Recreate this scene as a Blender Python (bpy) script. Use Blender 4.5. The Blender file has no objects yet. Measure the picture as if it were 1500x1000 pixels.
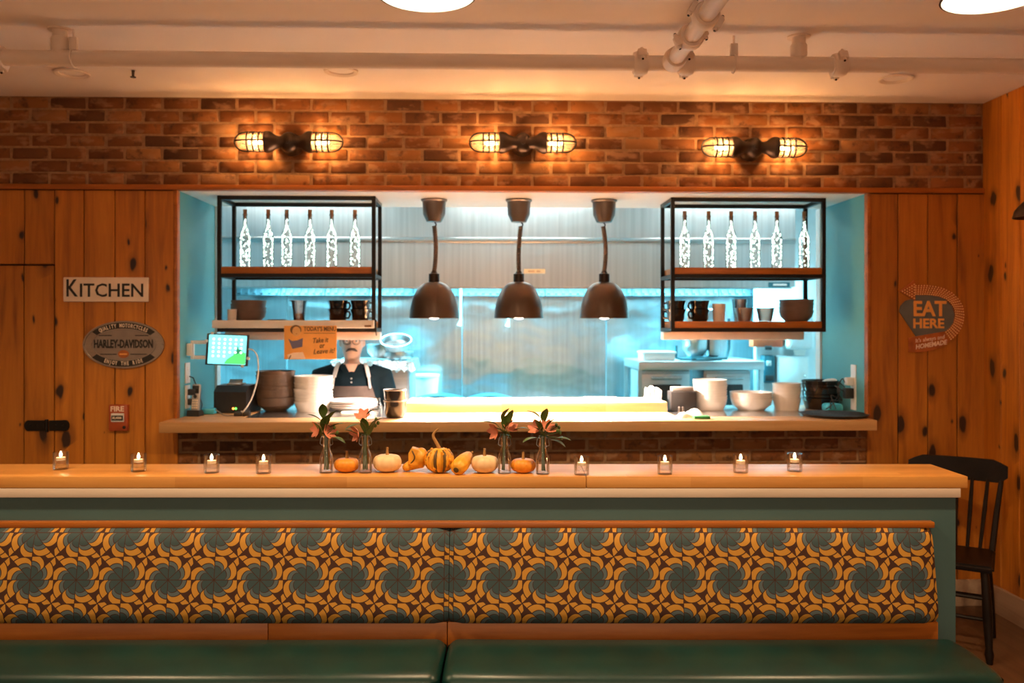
import bpy, bmesh, math, random
from mathutils import Vector, Matrix
R = math.radians
PI = math.pi
random.seed(7)
SC = bpy.context.scene
COL = SC.collection

# ------------------------------------------------------------------ camera
F = 1300.0                     # focal length in pixels of the 1500 x 1000 frame
CAM = Vector((0.0, -5.0, 1.6))
YAW = math.atan(38 / F)
HORIZON = 475.0
cd = bpy.data.cameras.new('camera')
cam = bpy.data.objects.new('camera', cd)
COL.objects.link(cam)
cam.location = CAM
cam.rotation_euler = (PI / 2, 0, -YAW)
cd.sensor_width = 36
cd.lens = F / 1500 * 36
cd.shift_y = -(500 - HORIZON) / 1500
cd.clip_start = 0.05
cd.dof.use_dof = True
cd.dof.focus_distance = 3.2
cd.dof.aperture_fstop = 2.5
SC.camera = cam

# ------------------------------------------------------------------ world, exposure
w = bpy.data.worlds.new('world')
SC.world = w
w.use_nodes = True
w.node_tree.nodes['Background'].inputs[0].default_value = (1.0, 0.66, 0.42, 1)
w.node_tree.nodes['Background'].inputs[1].default_value = 0.75
SC.view_settings.view_transform = 'Standard'
SC.view_settings.look = 'None'
SC.view_settings.gamma = 1
SC.view_settings.use_curve_mapping = False
SC.view_settings.exposure = 0.50

# ------------------------------------------------------------------ lights of the place
def light(name, kind, loc, power, color, size=0.05, rot=(0, 0, 0), size_y=None, spot=None, blend=0.5, parent=None):
    d = bpy.data.lights.new(name, kind)
    d.energy = power
    d.color = color
    if kind == 'AREA':
        d.size = size
        if size_y:
            d.shape = 'RECTANGLE'; d.size_y = size_y
    else:
        d.shadow_soft_size = size
    if kind == 'SPOT':
        d.spot_size = spot; d.spot_blend = blend
    o = bpy.data.objects.new(name, d)
    COL.objects.link(o)
    o.location = loc
    o.rotation_euler = rot
    if parent: o.parent = parent
    return o
CYAN = (0.20, 0.80, 1.0)
WARM = (1.0, 0.50, 0.17)
SCONCE_W = 7
HEAT_W = 250
PEND_W = 66
# kitchen troffers (their housings are built with the kitchen)
TROFFERS = [(-1.5, 1.55), (0.3, 1.55), (2.1, 1.55)]
for tx, ty in TROFFERS:
    light('troffer_light', 'AREA', (tx, ty, 2.70), 5, (1.0, 0.88, 0.80), 1.2, (0, 0, 0), 0.3)
# tubes under the hood
HOODL = [(-1.3, 2.45), (0.35, 2.45), (1.9, 2.45)]
for tx, ty in HOODL:
    light('hood_light', 'AREA', (tx, ty, 2.08), 120, CYAN, 1.3, (0, 0, 0), 0.12)

# ------------------------------------------------------------------ pixel helpers
RT = Vector((math.cos(YAW), -math.sin(YAW), 0))
FW = Vector((math.sin(YAW), math.cos(YAW), 0))
UP = Vector((0, 0, 1))
def ray(px, py):
    return RT * ((px - 750) / F) + FW + UP * ((HORIZON - py) / F)
def P(px, py, Y):
    d = ray(px, py); return CAM + d * ((Y - CAM.y) / d.y)
def onX(px, py, X):
    d = ray(px, py); return CAM + d * ((X - CAM.x) / d.x)
def onZ(px, py, Z):
    d = ray(px, py); return CAM + d * ((Z - CAM.z) / d.z)

# ------------------------------------------------------------------ materials
class E:
    """small expression builder on math nodes"""
    nt = None
    def __init__(s, v): s.v = v
    @staticmethod
    def op(o, *a):
        n = E.nt.nodes.new('ShaderNodeMath'); n.operation = o
        for i, x in enumerate(a):
            x = x.v if isinstance(x, E) else x
            if isinstance(x, (int, float)): n.inputs[i].default_value = x
            else: E.nt.links.new(x, n.inputs[i])
        return E(n.outputs[0])
    def __add__(s, o): return E.op('ADD', s, o)
    def __radd__(s, o): return E.op('ADD', o, s)
    def __sub__(s, o): return E.op('SUBTRACT', s, o)
    def __rsub__(s, o): return E.op('SUBTRACT', o, s)
    def __mul__(s, o): return E.op('MULTIPLY', s, o)
    def __rmul__(s, o): return E.op('MULTIPLY', o, s)
    def __truediv__(s, o): return E.op('DIVIDE', s, o)
    def lt(s, o): return E.op('LESS_THAN', s, o)
    def gt(s, o): return E.op('GREATER_THAN', s, o)
    def fract(s): return E.op('FRACT', s)
    def sqrt(s): return E.op('SQRT', s)
    def abs(s): return E.op('ABSOLUTE', s)
    def max(s, o): return E.op('MAXIMUM', s, o)
    def min(s, o): return E.op('MINIMUM', s, o)

def newmat(name):
    m = bpy.data.materials.new(name); m.use_nodes = True
    nt = m.node_tree
    E.nt = nt
    return m, nt, nt.nodes['Principled BSDF']
def N(nt, t, **kw):
    n = nt.nodes.new(t)
    for k, v in kw.items():
        if k in n.inputs: n.inputs[k].default_value = v
        else: setattr(n, k, v)
    return n
def c4(c): return (c[0], c[1], c[2], 1)
def mixc(nt, fac, a, b, blend='MIX'):
    n = nt.nodes.new('ShaderNodeMix'); n.data_type = 'RGBA'; n.blend_type = blend
    for i, v in ((0, fac), (6, a), (7, b)):
        v = v.v if isinstance(v, E) else v
        if isinstance(v, (int, float)): n.inputs[i].default_value = v
        elif isinstance(v, tuple): n.inputs[i].default_value = c4(v)
        else: nt.links.new(v, n.inputs[i])
    return n.outputs[2]
def coords(nt, scale=(1, 1, 1), rnd=True):
    tc = N(nt, 'ShaderNodeTexCoord')
    mp = N(nt, 'ShaderNodeMapping'); mp.inputs['Scale'].default_value = scale
    nt.links.new(tc.outputs['Object'], mp.inputs[0])
    if rnd:
        oi = N(nt, 'ShaderNodeObjectInfo')
        mu = N(nt, 'ShaderNodeVectorMath', operation='SCALE'); mu.inputs[0].default_value = (37, 53, 71)
        nt.links.new(oi.outputs['Random'], mu.inputs['Scale'])
        nt.links.new(mu.outputs[0], mp.inputs['Location'])
    return mp.outputs[0]
def ramp(nt, fac, stops):
    r = N(nt, 'ShaderNodeValToRGB')
    e = r.color_ramp.elements
    e[0].position, e[0].color = stops[0][0], c4(stops[0][1])
    e[1].position, e[1].color = stops[-1][0], c4(stops[-1][1])
    for p, c in stops[1:-1]:
        k = e.new(p); k.color = c4(c)
    nt.links.new(fac.v if isinstance(fac, E) else fac, r.inputs[0])
    return r.outputs[0]
def bump(nt, bs, h, strength=0.3, dist=0.01):
    b = N(nt, 'ShaderNodeBump'); b.inputs['Strength'].default_value = strength; b.inputs['Distance'].default_value = dist
    nt.links.new(h, b.inputs['Height']); nt.links.new(b.outputs[0], bs.inputs['Normal'])

def plain(name, col, rough=0.5, metal=0.0, var=0.12, scale=14, bumpy=0.0, coat=0.0, spec=None, sheen=0):
    m, nt, bs = newmat(name)
    nz = N(nt, 'ShaderNodeTexNoise'); nz.inputs['Scale'].default_value = scale; nz.inputs['Detail'].default_value = 4
    nt.links.new(coords(nt), nz.inputs['Vector'])
    lo = tuple(max(0, c * (1 - var)) for c in col); hi = tuple(min(1, c * (1 + var)) for c in col)
    nt.links.new(ramp(nt, nz.outputs[0], [(0.3, lo), (0.7, hi)]), bs.inputs['Base Color'])
    bs.inputs['Roughness'].default_value = rough; bs.inputs['Metallic'].default_value = metal
    if coat: bs.inputs['Coat Weight'].default_value = coat
    if spec is not None: bs.inputs['Specular IOR Level'].default_value = spec
    if sheen: bs.inputs['Sheen Weight'].default_value = sheen
    if bumpy: bump(nt, bs, nz.outputs[0], bumpy, 0.01)
    return m
def emis(name, col, strength):
    m, nt, bs = newmat(name)
    bs.inputs['Base Color'].default_value = c4(col)
    bs.inputs['Emission Color'].default_value = c4(col)
    bs.inputs['Emission Strength'].default_value = strength
    return m
def glass(name, tint=(1, 1, 1), gloss=0.12, rough=0.02, fr=0.8):
    m, nt, bs = newmat(name)
    nt.nodes.remove(bs)
    out = nt.nodes['Material Output']
    tr = N(nt, 'ShaderNodeBsdfTransparent'); tr.inputs[0].default_value = c4(tint)
    gl = N(nt, 'ShaderNodeBsdfGlossy'); gl.inputs['Roughness'].default_value = rough
    lw = N(nt, 'ShaderNodeLayerWeight'); lw.inputs[0].default_value = 0.35
    mx = N(nt, 'ShaderNodeMixShader')
    f = E(lw.outputs['Fresnel']) * fr + gloss
    nt.links.new(f.v, mx.inputs[0]); nt.links.new(tr.outputs[0], mx.inputs[1]); nt.links.new(gl.outputs[0], mx.inputs[2])
    nt.links.new(mx.outputs[0], out.inputs[0])
    return m
def wood(name, dark, mid, light_, grain='z', rough=0.45, knots=0.0, scale=1.0, coat=0.0, rvar=0.25, kdark=(0.03, 0.010, 0.004)):
    m, nt, bs = newmat(name)
    st = {'x': (0.7, 9, 9), 'z': (9, 9, 0.7), 'y': (9, 0.7, 9)}[grain]
    v = coords(nt, tuple(s * scale for s in st))
    nz = N(nt, 'ShaderNodeTexNoise'); nz.inputs['Scale'].default_value = 1.6; nz.inputs['Detail'].default_value = 6
    nz.inputs['Distortion'].default_value = 0.9
    nt.links.new(v, nz.inputs['Vector'])
    fine = N(nt, 'ShaderNodeTexNoise'); fine.inputs['Scale'].default_value = 9; fine.inputs['Detail'].default_value = 3
    nt.links.new(v, fine.inputs['Vector'])
    f = E(nz.outputs[0]) * 0.75 + E(fine.outputs[0]) * 0.25
    c = ramp(nt, f, [(0.28, dark), (0.5, mid), (0.72, light_)])
    oi = N(nt, 'ShaderNodeObjectInfo')
    k = E(oi.outputs['Random']) * rvar + (1 - rvar * 0.6)
    kc = N(nt, 'ShaderNodeCombineColor')
    for i in range(3): nt.links.new(k.v, kc.inputs[i])
    c = mixc(nt, 1.0, c, kc.outputs[0], 'MULTIPLY')
    if knots:
        ks = {'x': (2.2, 5, 5), 'z': (6, 6, 3.0), 'y': (5, 2.2, 5)}[grain]
        vo = N(nt, 'ShaderNodeTexVoronoi'); vo.inputs['Scale'].default_value = 1.0
        nd = N(nt, 'ShaderNodeTexNoise'); nd.inputs['Scale'].default_value = 2.0
        kv = coords(nt, ks)
        nt.links.new(kv, nd.inputs['Vector'])
        ad = N(nt, 'ShaderNodeVectorMath', operation='MULTIPLY_ADD'); ad.inputs[1].default_value = (0.25, 0.25, 0.25)
        nt.links.new(nd.outputs['Color'], ad.inputs[0]); nt.links.new(kv, ad.inputs[2])
        vo.voronoi_dimensions = '2D'
        s3 = N(nt, 'ShaderNodeSeparateXYZ'); nt.links.new(ad.outputs[0], s3.inputs[0])
        cb3 = N(nt, 'ShaderNodeCombineXYZ')
        nt.links.new((E(s3.outputs[0]) + E(s3.outputs[1])).v, cb3.inputs[0]); nt.links.new(s3.outputs[2], cb3.inputs[1])
        nt.links.new(cb3.outputs[0], vo.inputs['Vector'])
        dd = E(vo.outputs['Distance'])
        sepc = N(nt, 'ShaderNodeSeparateColor'); nt.links.new(vo.outputs['Color'], sepc.inputs[0])
        size = (E(sepc.outputs[0]) - 0.36) * 0.24 * knots
        core = E.op('SMOOTH_MIN', (size - dd) * 22 + 0.5, 1.0, 0.1).max(0.0)
        halo = ((size * 2.6 - dd) * 3.0).max(0.0).min(0.55)
        c = mixc(nt, halo, c, tuple(x * 0.45 for x in dark))
        c = mixc(nt, core, c, kdark)
    nt.links.new(c, bs.inputs['Base Color'])
    bs.inputs['Roughness'].default_value = rough
    if coat:
        bs.inputs['Coat Weight'].default_value = coat; bs.inputs['Coat Roughness'].default_value = 0.25
    bump(nt, bs, f.v, 0.12, 0.004)
    return m
def butcher(name, a, b, c_, rough=0.35):
    """staves of slightly different tone running along x"""
    m, nt, bs = newmat(name)
    tc = coords(nt, (1, 1, 1), rnd=False)
    sp = N(nt, 'ShaderNodeSeparateXYZ'); nt.links.new(tc, sp.inputs[0])
    row = E.op('FLOOR', E(sp.outputs[1]) / 0.045 + E.op('FLOOR', E(sp.outputs[2]) / 0.3) * 3)
    colx = E.op('FLOOR', E(sp.outputs[0]) / 0.62 + row * 0.37)
    cmb = N(nt, 'ShaderNodeCombineXYZ'); nt.links.new(row.v, cmb.inputs[0]); nt.links.new(colx.v, cmb.inputs[1])
    wn = N(nt, 'ShaderNodeTexWhiteNoise'); nt.links.new(cmb.outputs[0], wn.inputs[0])
    nz = N(nt, 'ShaderNodeTexNoise'); nz.inputs['Scale'].default_value = 3; nz.inputs['Detail'].default_value = 5
    mp = N(nt, 'ShaderNodeMapping'); mp.inputs['Scale'].default_value = (1, 14, 14)
    nt.links.new(tc, mp.inputs[0]); nt.links.new(mp.outputs[0], nz.inputs['Vector'])
    f = E(nz.outputs[0]) * 0.6 + E(wn.outputs['Value']) * 0.4
    nt.links.new(ramp(nt, f, [(0.25, a), (0.5, b), (0.75, c_)]), bs.inputs['Base Color'])
    bs.inputs['Roughness'].default_value = rough
    return m
def steel(name, col=(0.62, 0.63, 0.64), rough=0.28, wavy=0.0, streak='z', metal=1.0):
    m, nt, bs = newmat(name)
    st = {'x': (0.5, 30, 30), 'z': (26, 26, 0.35)}[streak]
    nz = N(nt, 'ShaderNodeTexNoise'); nz.inputs['Scale'].default_value = 2; nz.inputs['Detail'].default_value = 3
    nt.links.new(coords(nt, st), nz.inputs['Vector'])
    lo = tuple(c * 0.82 for c in col)
    nt.links.new(ramp(nt, nz.outputs[0], [(0.3, lo), (0.7, col)]), bs.inputs['Base Color'])
    bs.inputs['Metallic'].default_value = metal; bs.inputs['Roughness'].default_value = rough
    if wavy:
        n2 = N(nt, 'ShaderNodeTexNoise'); n2.inputs['Scale'].default_value = 2.2
        nt.links.new(coords(nt, (1, 1, 1.6)), n2.inputs['Vector'])
        bump(nt, bs, n2.outputs[0], wavy, 0.05)
    return m
def brickmat():
    m, nt, bs = newmat('worn_brick')
    oi = N(nt, 'ShaderNodeObjectInfo')
    base = ramp(nt, oi.outputs['Random'], [(0.0, (0.09, 0.030, 0.008)), (0.2, (0.17, 0.056, 0.012)), (0.6, (0.24, 0.080, 0.015)), (0.85, (0.29, 0.11, 0.026)), (1.0, (0.34, 0.155, 0.05))])
    nz = N(nt, 'ShaderNodeTexNoise'); nz.inputs['Scale'].default_value = 16; nz.inputs['Detail'].default_value = 6; nz.inputs['Roughness'].default_value = 0.65
    nt.links.new(coords(nt), nz.inputs['Vector'])
    big = N(nt, 'ShaderNodeTexNoise'); big.inputs['Scale'].default_value = 9; big.inputs['Detail'].default_value = 3
    nt.links.new(coords(nt, (1, 1, 2)), big.inputs['Vector'])
    worn = ((E(big.outputs[0]) - 0.53) * 6).max(0.0).min(0.6)
    c = mixc(nt, worn, base, (0.38, 0.20, 0.10))
    c = mixc(nt, ((0.46 - E(nz.outputs[0])) * 5).max(0.0).min(0.7), c, (0.05, 0.018, 0.008))
    nt.links.new(c, bs.inputs['Base Color'])
    bs.inputs['Roughness'].default_value = 0.85
    bump(nt, bs, nz.outputs[0], 0.5, 0.008)
    return m
def pinwheel():
    """printed fabric: eight-petalled pinwheels in a square grid"""
    m, nt, bs = newmat('pinwheel_fabric')
    tc = N(nt, 'ShaderNodeTexCoord'); sp = N(nt, 'ShaderNodeSeparateXYZ')
    nt.links.new(tc.outputs['Object'], sp.inputs[0])
    u = E(sp.outputs[0]) / 0.162; v = E(sp.outputs[2]) / 0.157
    x = (u + 0.5).fract() - 0.5; y = (v + 0.5).fract() - 0.5
    r = (x * x + y * y).sqrt()
    th = E.op('ARCTAN2', y, x) / (PI / 4) + 8.0
    s = th.fract()
    i = 1.0 - s
    g = (1.0 - i * i).max(0.0).sqrt() * 0.42 + 0.58
    q = r / g
    edge = s.min(1.0 - s) * (PI / 4) * r
    # around the cell corner
    cx = u.fract() - 0.5; cy = v.fract() - 0.5
    rc = (cx * cx + cy * cy).sqrt()
    tc2 = (E.op('ARCTAN2', cy, cx) / (PI / 2) + 8.5).fract()
    leaf = rc.lt((1.0 - (tc2 - 0.28).abs() * 1.2) * 0.255) * tc2.lt(0.62) * rc.gt(0.022)
    gold = (0.50, 0.25, 0.030); brown = (0.045, 0.012, 0.005)
    c = mixc(nt, leaf, brown, gold)
    c = mixc(nt, q.lt(0.572), c, brown)
    c = mixc(nt, q.lt(0.548), c, gold)
    c = mixc(nt, q.lt(0.418), c, brown)
    c = mixc(nt, q.lt(0.398), c, (0.080, 0.120, 0.140))
    c = mixc(nt, q.lt(0.316), c, brown)
    c = mixc(nt, q.lt(0.298), c, (0.030, 0.066, 0.078))
    c = mixc(nt, edge.lt(0.008), c, brown)
    nt.links.new(c, bs.inputs['Base Color'])
    bs.inputs['Roughness'].default_value = 0.75
    wv = N(nt, 'ShaderNodeTexNoise'); wv.inputs['Scale'].default_value = 260
    nt.links.new(tc.outputs['Object'], wv.inputs['Vector'])
    bump(nt, bs, wv.outputs[0], 0.15, 0.002)
    return m

M = {}
M['brick'] = brickmat()
M['mortar'] = plain('tan_mortar', (0.33, 0.185, 0.09), 0.95, var=0.2, scale=40, bumpy=0.4)
M['plank'] = wood('knotty_pine', (0.27, 0.080, 0.006), (0.50, 0.168, 0.011), (0.62, 0.23, 0.020), 'z', 0.5, knots=1.0, rvar=0.32)
M['gap'] = plain('dark_gap', (0.035, 0.012, 0.005), 0.9)
M['trim'] = wood('stained_trim', (0.24, 0.066, 0.006), (0.38, 0.11, 0.010), (0.46, 0.15, 0.016), 'x', 0.45)
M['ceiling'] = plain('ceiling_paint', (0.88, 0.79, 0.74), 0.9, var=0.02, scale=3)
M['wallpaint'] = plain('warm_wall_paint', (0.50, 0.36, 0.24), 0.8, var=0.04, scale=3)
M['pipe'] = plain('pipe_paint', (0.80, 0.67, 0.57), 0.6, var=0.03, scale=6)
M['teal'] = plain('teal_paint', (0.075, 0.30, 0.34), 0.55, var=0.05, scale=3)
M['white'] = plain('white_paint', (0.80, 0.76, 0.72), 0.5, var=0.04)
M['soffit'] = plain('soffit_paint', (0.86, 0.80, 0.74), 0.7, var=0.02)
M['counter'] = butcher('maple_counter', (0.47, 0.24, 0.09), (0.57, 0.32, 0.13), (0.65, 0.39, 0.18), 0.38)
M['blond'] = butcher('blond_ledge_wood', (0.56, 0.38, 0.20), (0.64, 0.46, 0.27), (0.70, 0.53, 0.34), 0.42)
M['bartop'] = butcher('maple_bar_top', (0.50, 0.21, 0.045), (0.62, 0.29, 0.07), (0.70, 0.35, 0.10), 0.33)
M['shelfwood'] = wood('stained_shelf', (0.27, 0.08, 0.010), (0.44, 0.14, 0.018), (0.54, 0.19, 0.028), 'x', 0.4)
M['rail'] = wood('cherry_rail', (0.27, 0.072, 0.008), (0.42, 0.125, 0.014), (0.52, 0.175, 0.022), 'x', 0.35, coat=0.3)
M['barpanel'] = plain('bar_teal_paint', (0.058, 0.130, 0.140), 0.5, var=0.06, scale=4)
M['apron'] = wood('pale_apron_board', (0.72, 0.60, 0.49), (0.80, 0.68, 0.57), (0.84, 0.73, 0.62), 'x', 0.5)
M['fabric'] = pinwheel()
M['vinyl'] = plain('green_vinyl', (0.0028, 0.034, 0.029), 0.34, var=0.25, scale=5, bumpy=0.08)
M['black'] = plain('black_iron', (0.018, 0.014, 0.012), 0.45, 0.6, var=0.2)
M['bronze'] = plain('bronze_metal', (0.055, 0.036, 0.027), 0.38, 0.7, var=0.25, scale=10)
M['lampbrown'] = plain('brown_lamp_metal', (0.085, 0.058, 0.044), 0.34, 0.75, var=0.12, scale=6)
M['lampgrey'] = plain('grey_lamp_metal', (0.15, 0.125, 0.112), 0.36, 0.75, var=0.1)
M['cord'] = plain('brown_cord', (0.10, 0.065, 0.045), 0.7)
M['steel'] = steel('brushed_steel', rough=0.33)
M['hood'] = steel('hood_steel', (0.66, 0.64, 0.63), 0.36, wavy=0.10)
M['splash'] = steel('backsplash_steel', (0.52, 0.58, 0.61), 0.24, wavy=0.35, streak='z')
M['filtersteel'] = steel('filter_steel', (0.22, 0.27, 0.30), 0.35)
M['steelx'] = steel('counter_steel', (0.60, 0.58, 0.56), 0.24, streak='x')
M['ovensteel'] = steel('oven_steel', (0.62, 0.60, 0.60), 0.42, streak='x')
M['dark'] = plain('dark_plastic', (0.022, 0.019, 0.018), 0.45)
M['darkglass'] = plain('dark_glass', (0.03, 0.026, 0.025), 0.15)
M['wplastic'] = plain('white_plastic', (0.80, 0.78, 0.75), 0.4, var=0.03)
M['ceramic'] = plain('white_ceramic', (0.82, 0.76, 0.69), 0.25, var=0.03)
M['stoneware'] = plain('brown_stoneware', (0.115, 0.070, 0.045), 0.35, var=0.2)
M['greyware'] = plain('taupe_stoneware', (0.23, 0.16, 0.125), 0.45, var=0.12)
M['blackware'] = plain('black_glaze', (0.020, 0.012, 0.009), 0.14, var=0.3, coat=0.5)
M['glass'] = glass('clear_glass')
M['vaseglass'] = glass('vase_glass', (0.985, 0.98, 0.97), 0.03, 0.03, 0.55)
M['cup'] = glass('clear_plastic', (0.93, 0.91, 0.90), 0.22, 0.15)
M['frost'] = glass('frosted_plastic', (0.80, 0.70, 0.66), 0.35, 0.3)
M['cork'] = plain('cork', (0.42, 0.20, 0.09), 0.8)
M['fairy'] = emis('fairy_glow', (0.78, 1.0, 0.86), 3.0)
M['wire'] = plain('thin_wire', (0.35, 0.36, 0.33), 0.4, 0.8)
M['filament'] = emis('filament_glow', (1.0, 0.62, 0.26), 30)
def frosted(name, col, f):
    m, nt, bs = newmat(name); nt.nodes.remove(bs)
    tr = N(nt, 'ShaderNodeBsdfTransparent'); tl = N(nt, 'ShaderNodeBsdfTranslucent'); tl.inputs[0].default_value = c4(col)
    mx = N(nt, 'ShaderNodeMixShader'); mx.inputs[0].default_value = f
    nt.links.new(tr.outputs[0], mx.inputs[1]); nt.links.new(tl.outputs[0], mx.inputs[2])
    nt.links.new(mx.outputs[0], nt.nodes['Material Output'].inputs[0])
    return m
M['sglass'] = frosted('sconce_glass', (0.95, 0.85, 0.70), 0.10)
M['flame'] = emis('candle_glow', (1.0, 0.72, 0.40), 9)
M['wax'] = plain('wax', (0.85, 0.72, 0.55), 0.5, var=0.03)
M['heatbulb'] = emis('heat_bulb_glow', (1.0, 0.93, 0.84), 14)
M['shadein'] = plain('white_enamel', (0.9, 0.84, 0.76), 0.4, var=0.02)
M['tube'] = emis('tube_glow', (0.55, 0.93, 1.0), 5)
M['pbulb'] = emis('pendant_bulb_glow', (1.0, 0.86, 0.66), 22)
M['orange'] = plain('orange_pumpkin', (0.72, 0.26, 0.015), 0.42, var=0.14, scale=9)
M['cream'] = plain('cream_pumpkin', (0.78, 0.55, 0.30), 0.45, var=0.07, scale=9)
M['gourd'] = plain('yellow_gourd', (0.72, 0.33, 0.02), 0.42, var=0.22, scale=18, bumpy=0.4)
M['gourdgreen'] = plain('dark_gourd_stripe', (0.10, 0.055, 0.012), 0.5, var=0.3)
M['stem'] = plain('dry_stem', (0.36, 0.19, 0.06), 0.8)
M['leaf'] = plain('leaf_green', (0.065, 0.11, 0.018), 0.45, var=0.3)
M['petal'] = plain('pink_petal', (0.62, 0.21, 0.12), 0.6, var=0.2, scale=20)
M['floor'] = wood('floor_boards', (0.07, 0.035, 0.017), (0.11, 0.058, 0.028), (0.15, 0.08, 0.04), 'y', 0.45)
M['chair'] = plain('dark_chair_wood', (0.010, 0.005, 0.003), 0.42, var=0.3, spec=0.2)
M['base'] = wood('pale_baseboard', (0.36, 0.25, 0.17), (0.46, 0.33, 0.23), (0.52, 0.38, 0.27), 'y', 0.5)
M['ink'] = plain('black_ink', (0.018, 0.014, 0.012), 0.6)
M['skin'] = plain('skin', (0.62, 0.36, 0.25), 0.5, var=0.05, scale=8)
M['shirt'] = plain('black_shirt', (0.005, 0.011, 0.015), 0.9, var=0.2, spec=0.08)
M['apronb'] = plain('brown_apron', (0.085, 0.06, 0.05), 0.9, var=0.15, spec=0.1)
M['strap'] = plain('pale_strap', (0.55, 0.48, 0.44), 0.8)
M['hair'] = plain('brown_hair', (0.045, 0.022, 0.014), 0.6, var=0.3, scale=60)
M['foil'] = plain('crumpled_foil', (0.75, 0.78, 0.78), 0.25, 0.9, var=0.1, scale=30, bumpy=0.8)
M['red'] = plain('red_plastic', (0.65, 0.10, 0.03), 0.4)
M['kwall'] = plain('kitchen_wall_paint', (0.42, 0.58, 0.62), 0.6, var=0.04, scale=3)
M['kwhite'] = plain('kitchen_white_paint', (0.72, 0.76, 0.77), 0.5, var=0.04)
M['paper'] = plain('white_paper', (0.86, 0.82, 0.77), 0.8, var=0.03)
M['signcream'] = plain('cream_sign_paint', (0.90, 0.72, 0.57), 0.55, var=0.06)
M['signorange'] = plain('orange_sign_paint', (0.92, 0.43, 0.10), 0.5, var=0.06)
M['rust'] = plain('rust_red_sign_paint', (0.42, 0.11, 0.02), 0.55, var=0.25, scale=25)
M['slate'] = plain('slate_sign_paint', (0.13, 0.145, 0.14), 0.55, var=0.15)
M['bulbdot'] = plain('pale_dot_paint', (0.95, 0.62, 0.26), 0.5, var=0.05)
M['chrome'] = steel('sign_chrome', (0.40, 0.35, 0.31), 0.3, streak='x')
M['signgrey'] = plain('grey_sign_enamel', (0.27, 0.21, 0.175), 0.45, var=0.12)
M['letterlight'] = plain('pale_sign_letters', (0.92, 0.74, 0.58), 0.5)
M['firered'] = plain('fire_box_red', (0.42, 0.075, 0.018), 0.45)
M['violet'] = plain('violet_print', (0.13, 0.12, 0.21), 0.6)
M['brownprint'] = plain('brown_print', (0.17, 0.085, 0.03), 0.6)
M['skinprint'] = plain('peach_print', (0.80, 0.45, 0.17), 0.6)
M['screen'] = emis('screen_cyan', (0.20, 0.80, 0.90), 0.95)
M['screengreen'] = emis('screen_green', (0.07, 0.62, 0.16), 0.9)
M['screendark'] = emis('screen_dark_green', (0.01, 0.25, 0.12), 0.7)
M['icon'] = emis('screen_icon', (0.75, 0.98, 1.0), 1.0)
M['ledgreen'] = emis('led_green', (0.1, 0.9, 0.1), 3)
M['ledred'] = emis('led_orange', (1.0, 0.3, 0.05), 3)
M['sponge'] = plain('green_sponge', (0.04, 0.24, 0.07), 0.9)
M['bluebag'] = plain('blue_bag', (0.05, 0.42, 0.56), 0.5)
M['silver'] = plain('silver_plastic', (0.42, 0.38, 0.35), 0.35, 0.5)
M['label'] = plain('label_orange', (0.75, 0.42, 0.20), 0.5)
M['tealdark'] = plain('dark_teal_plastic', (0.02, 0.13, 0.17), 0.4)

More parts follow.
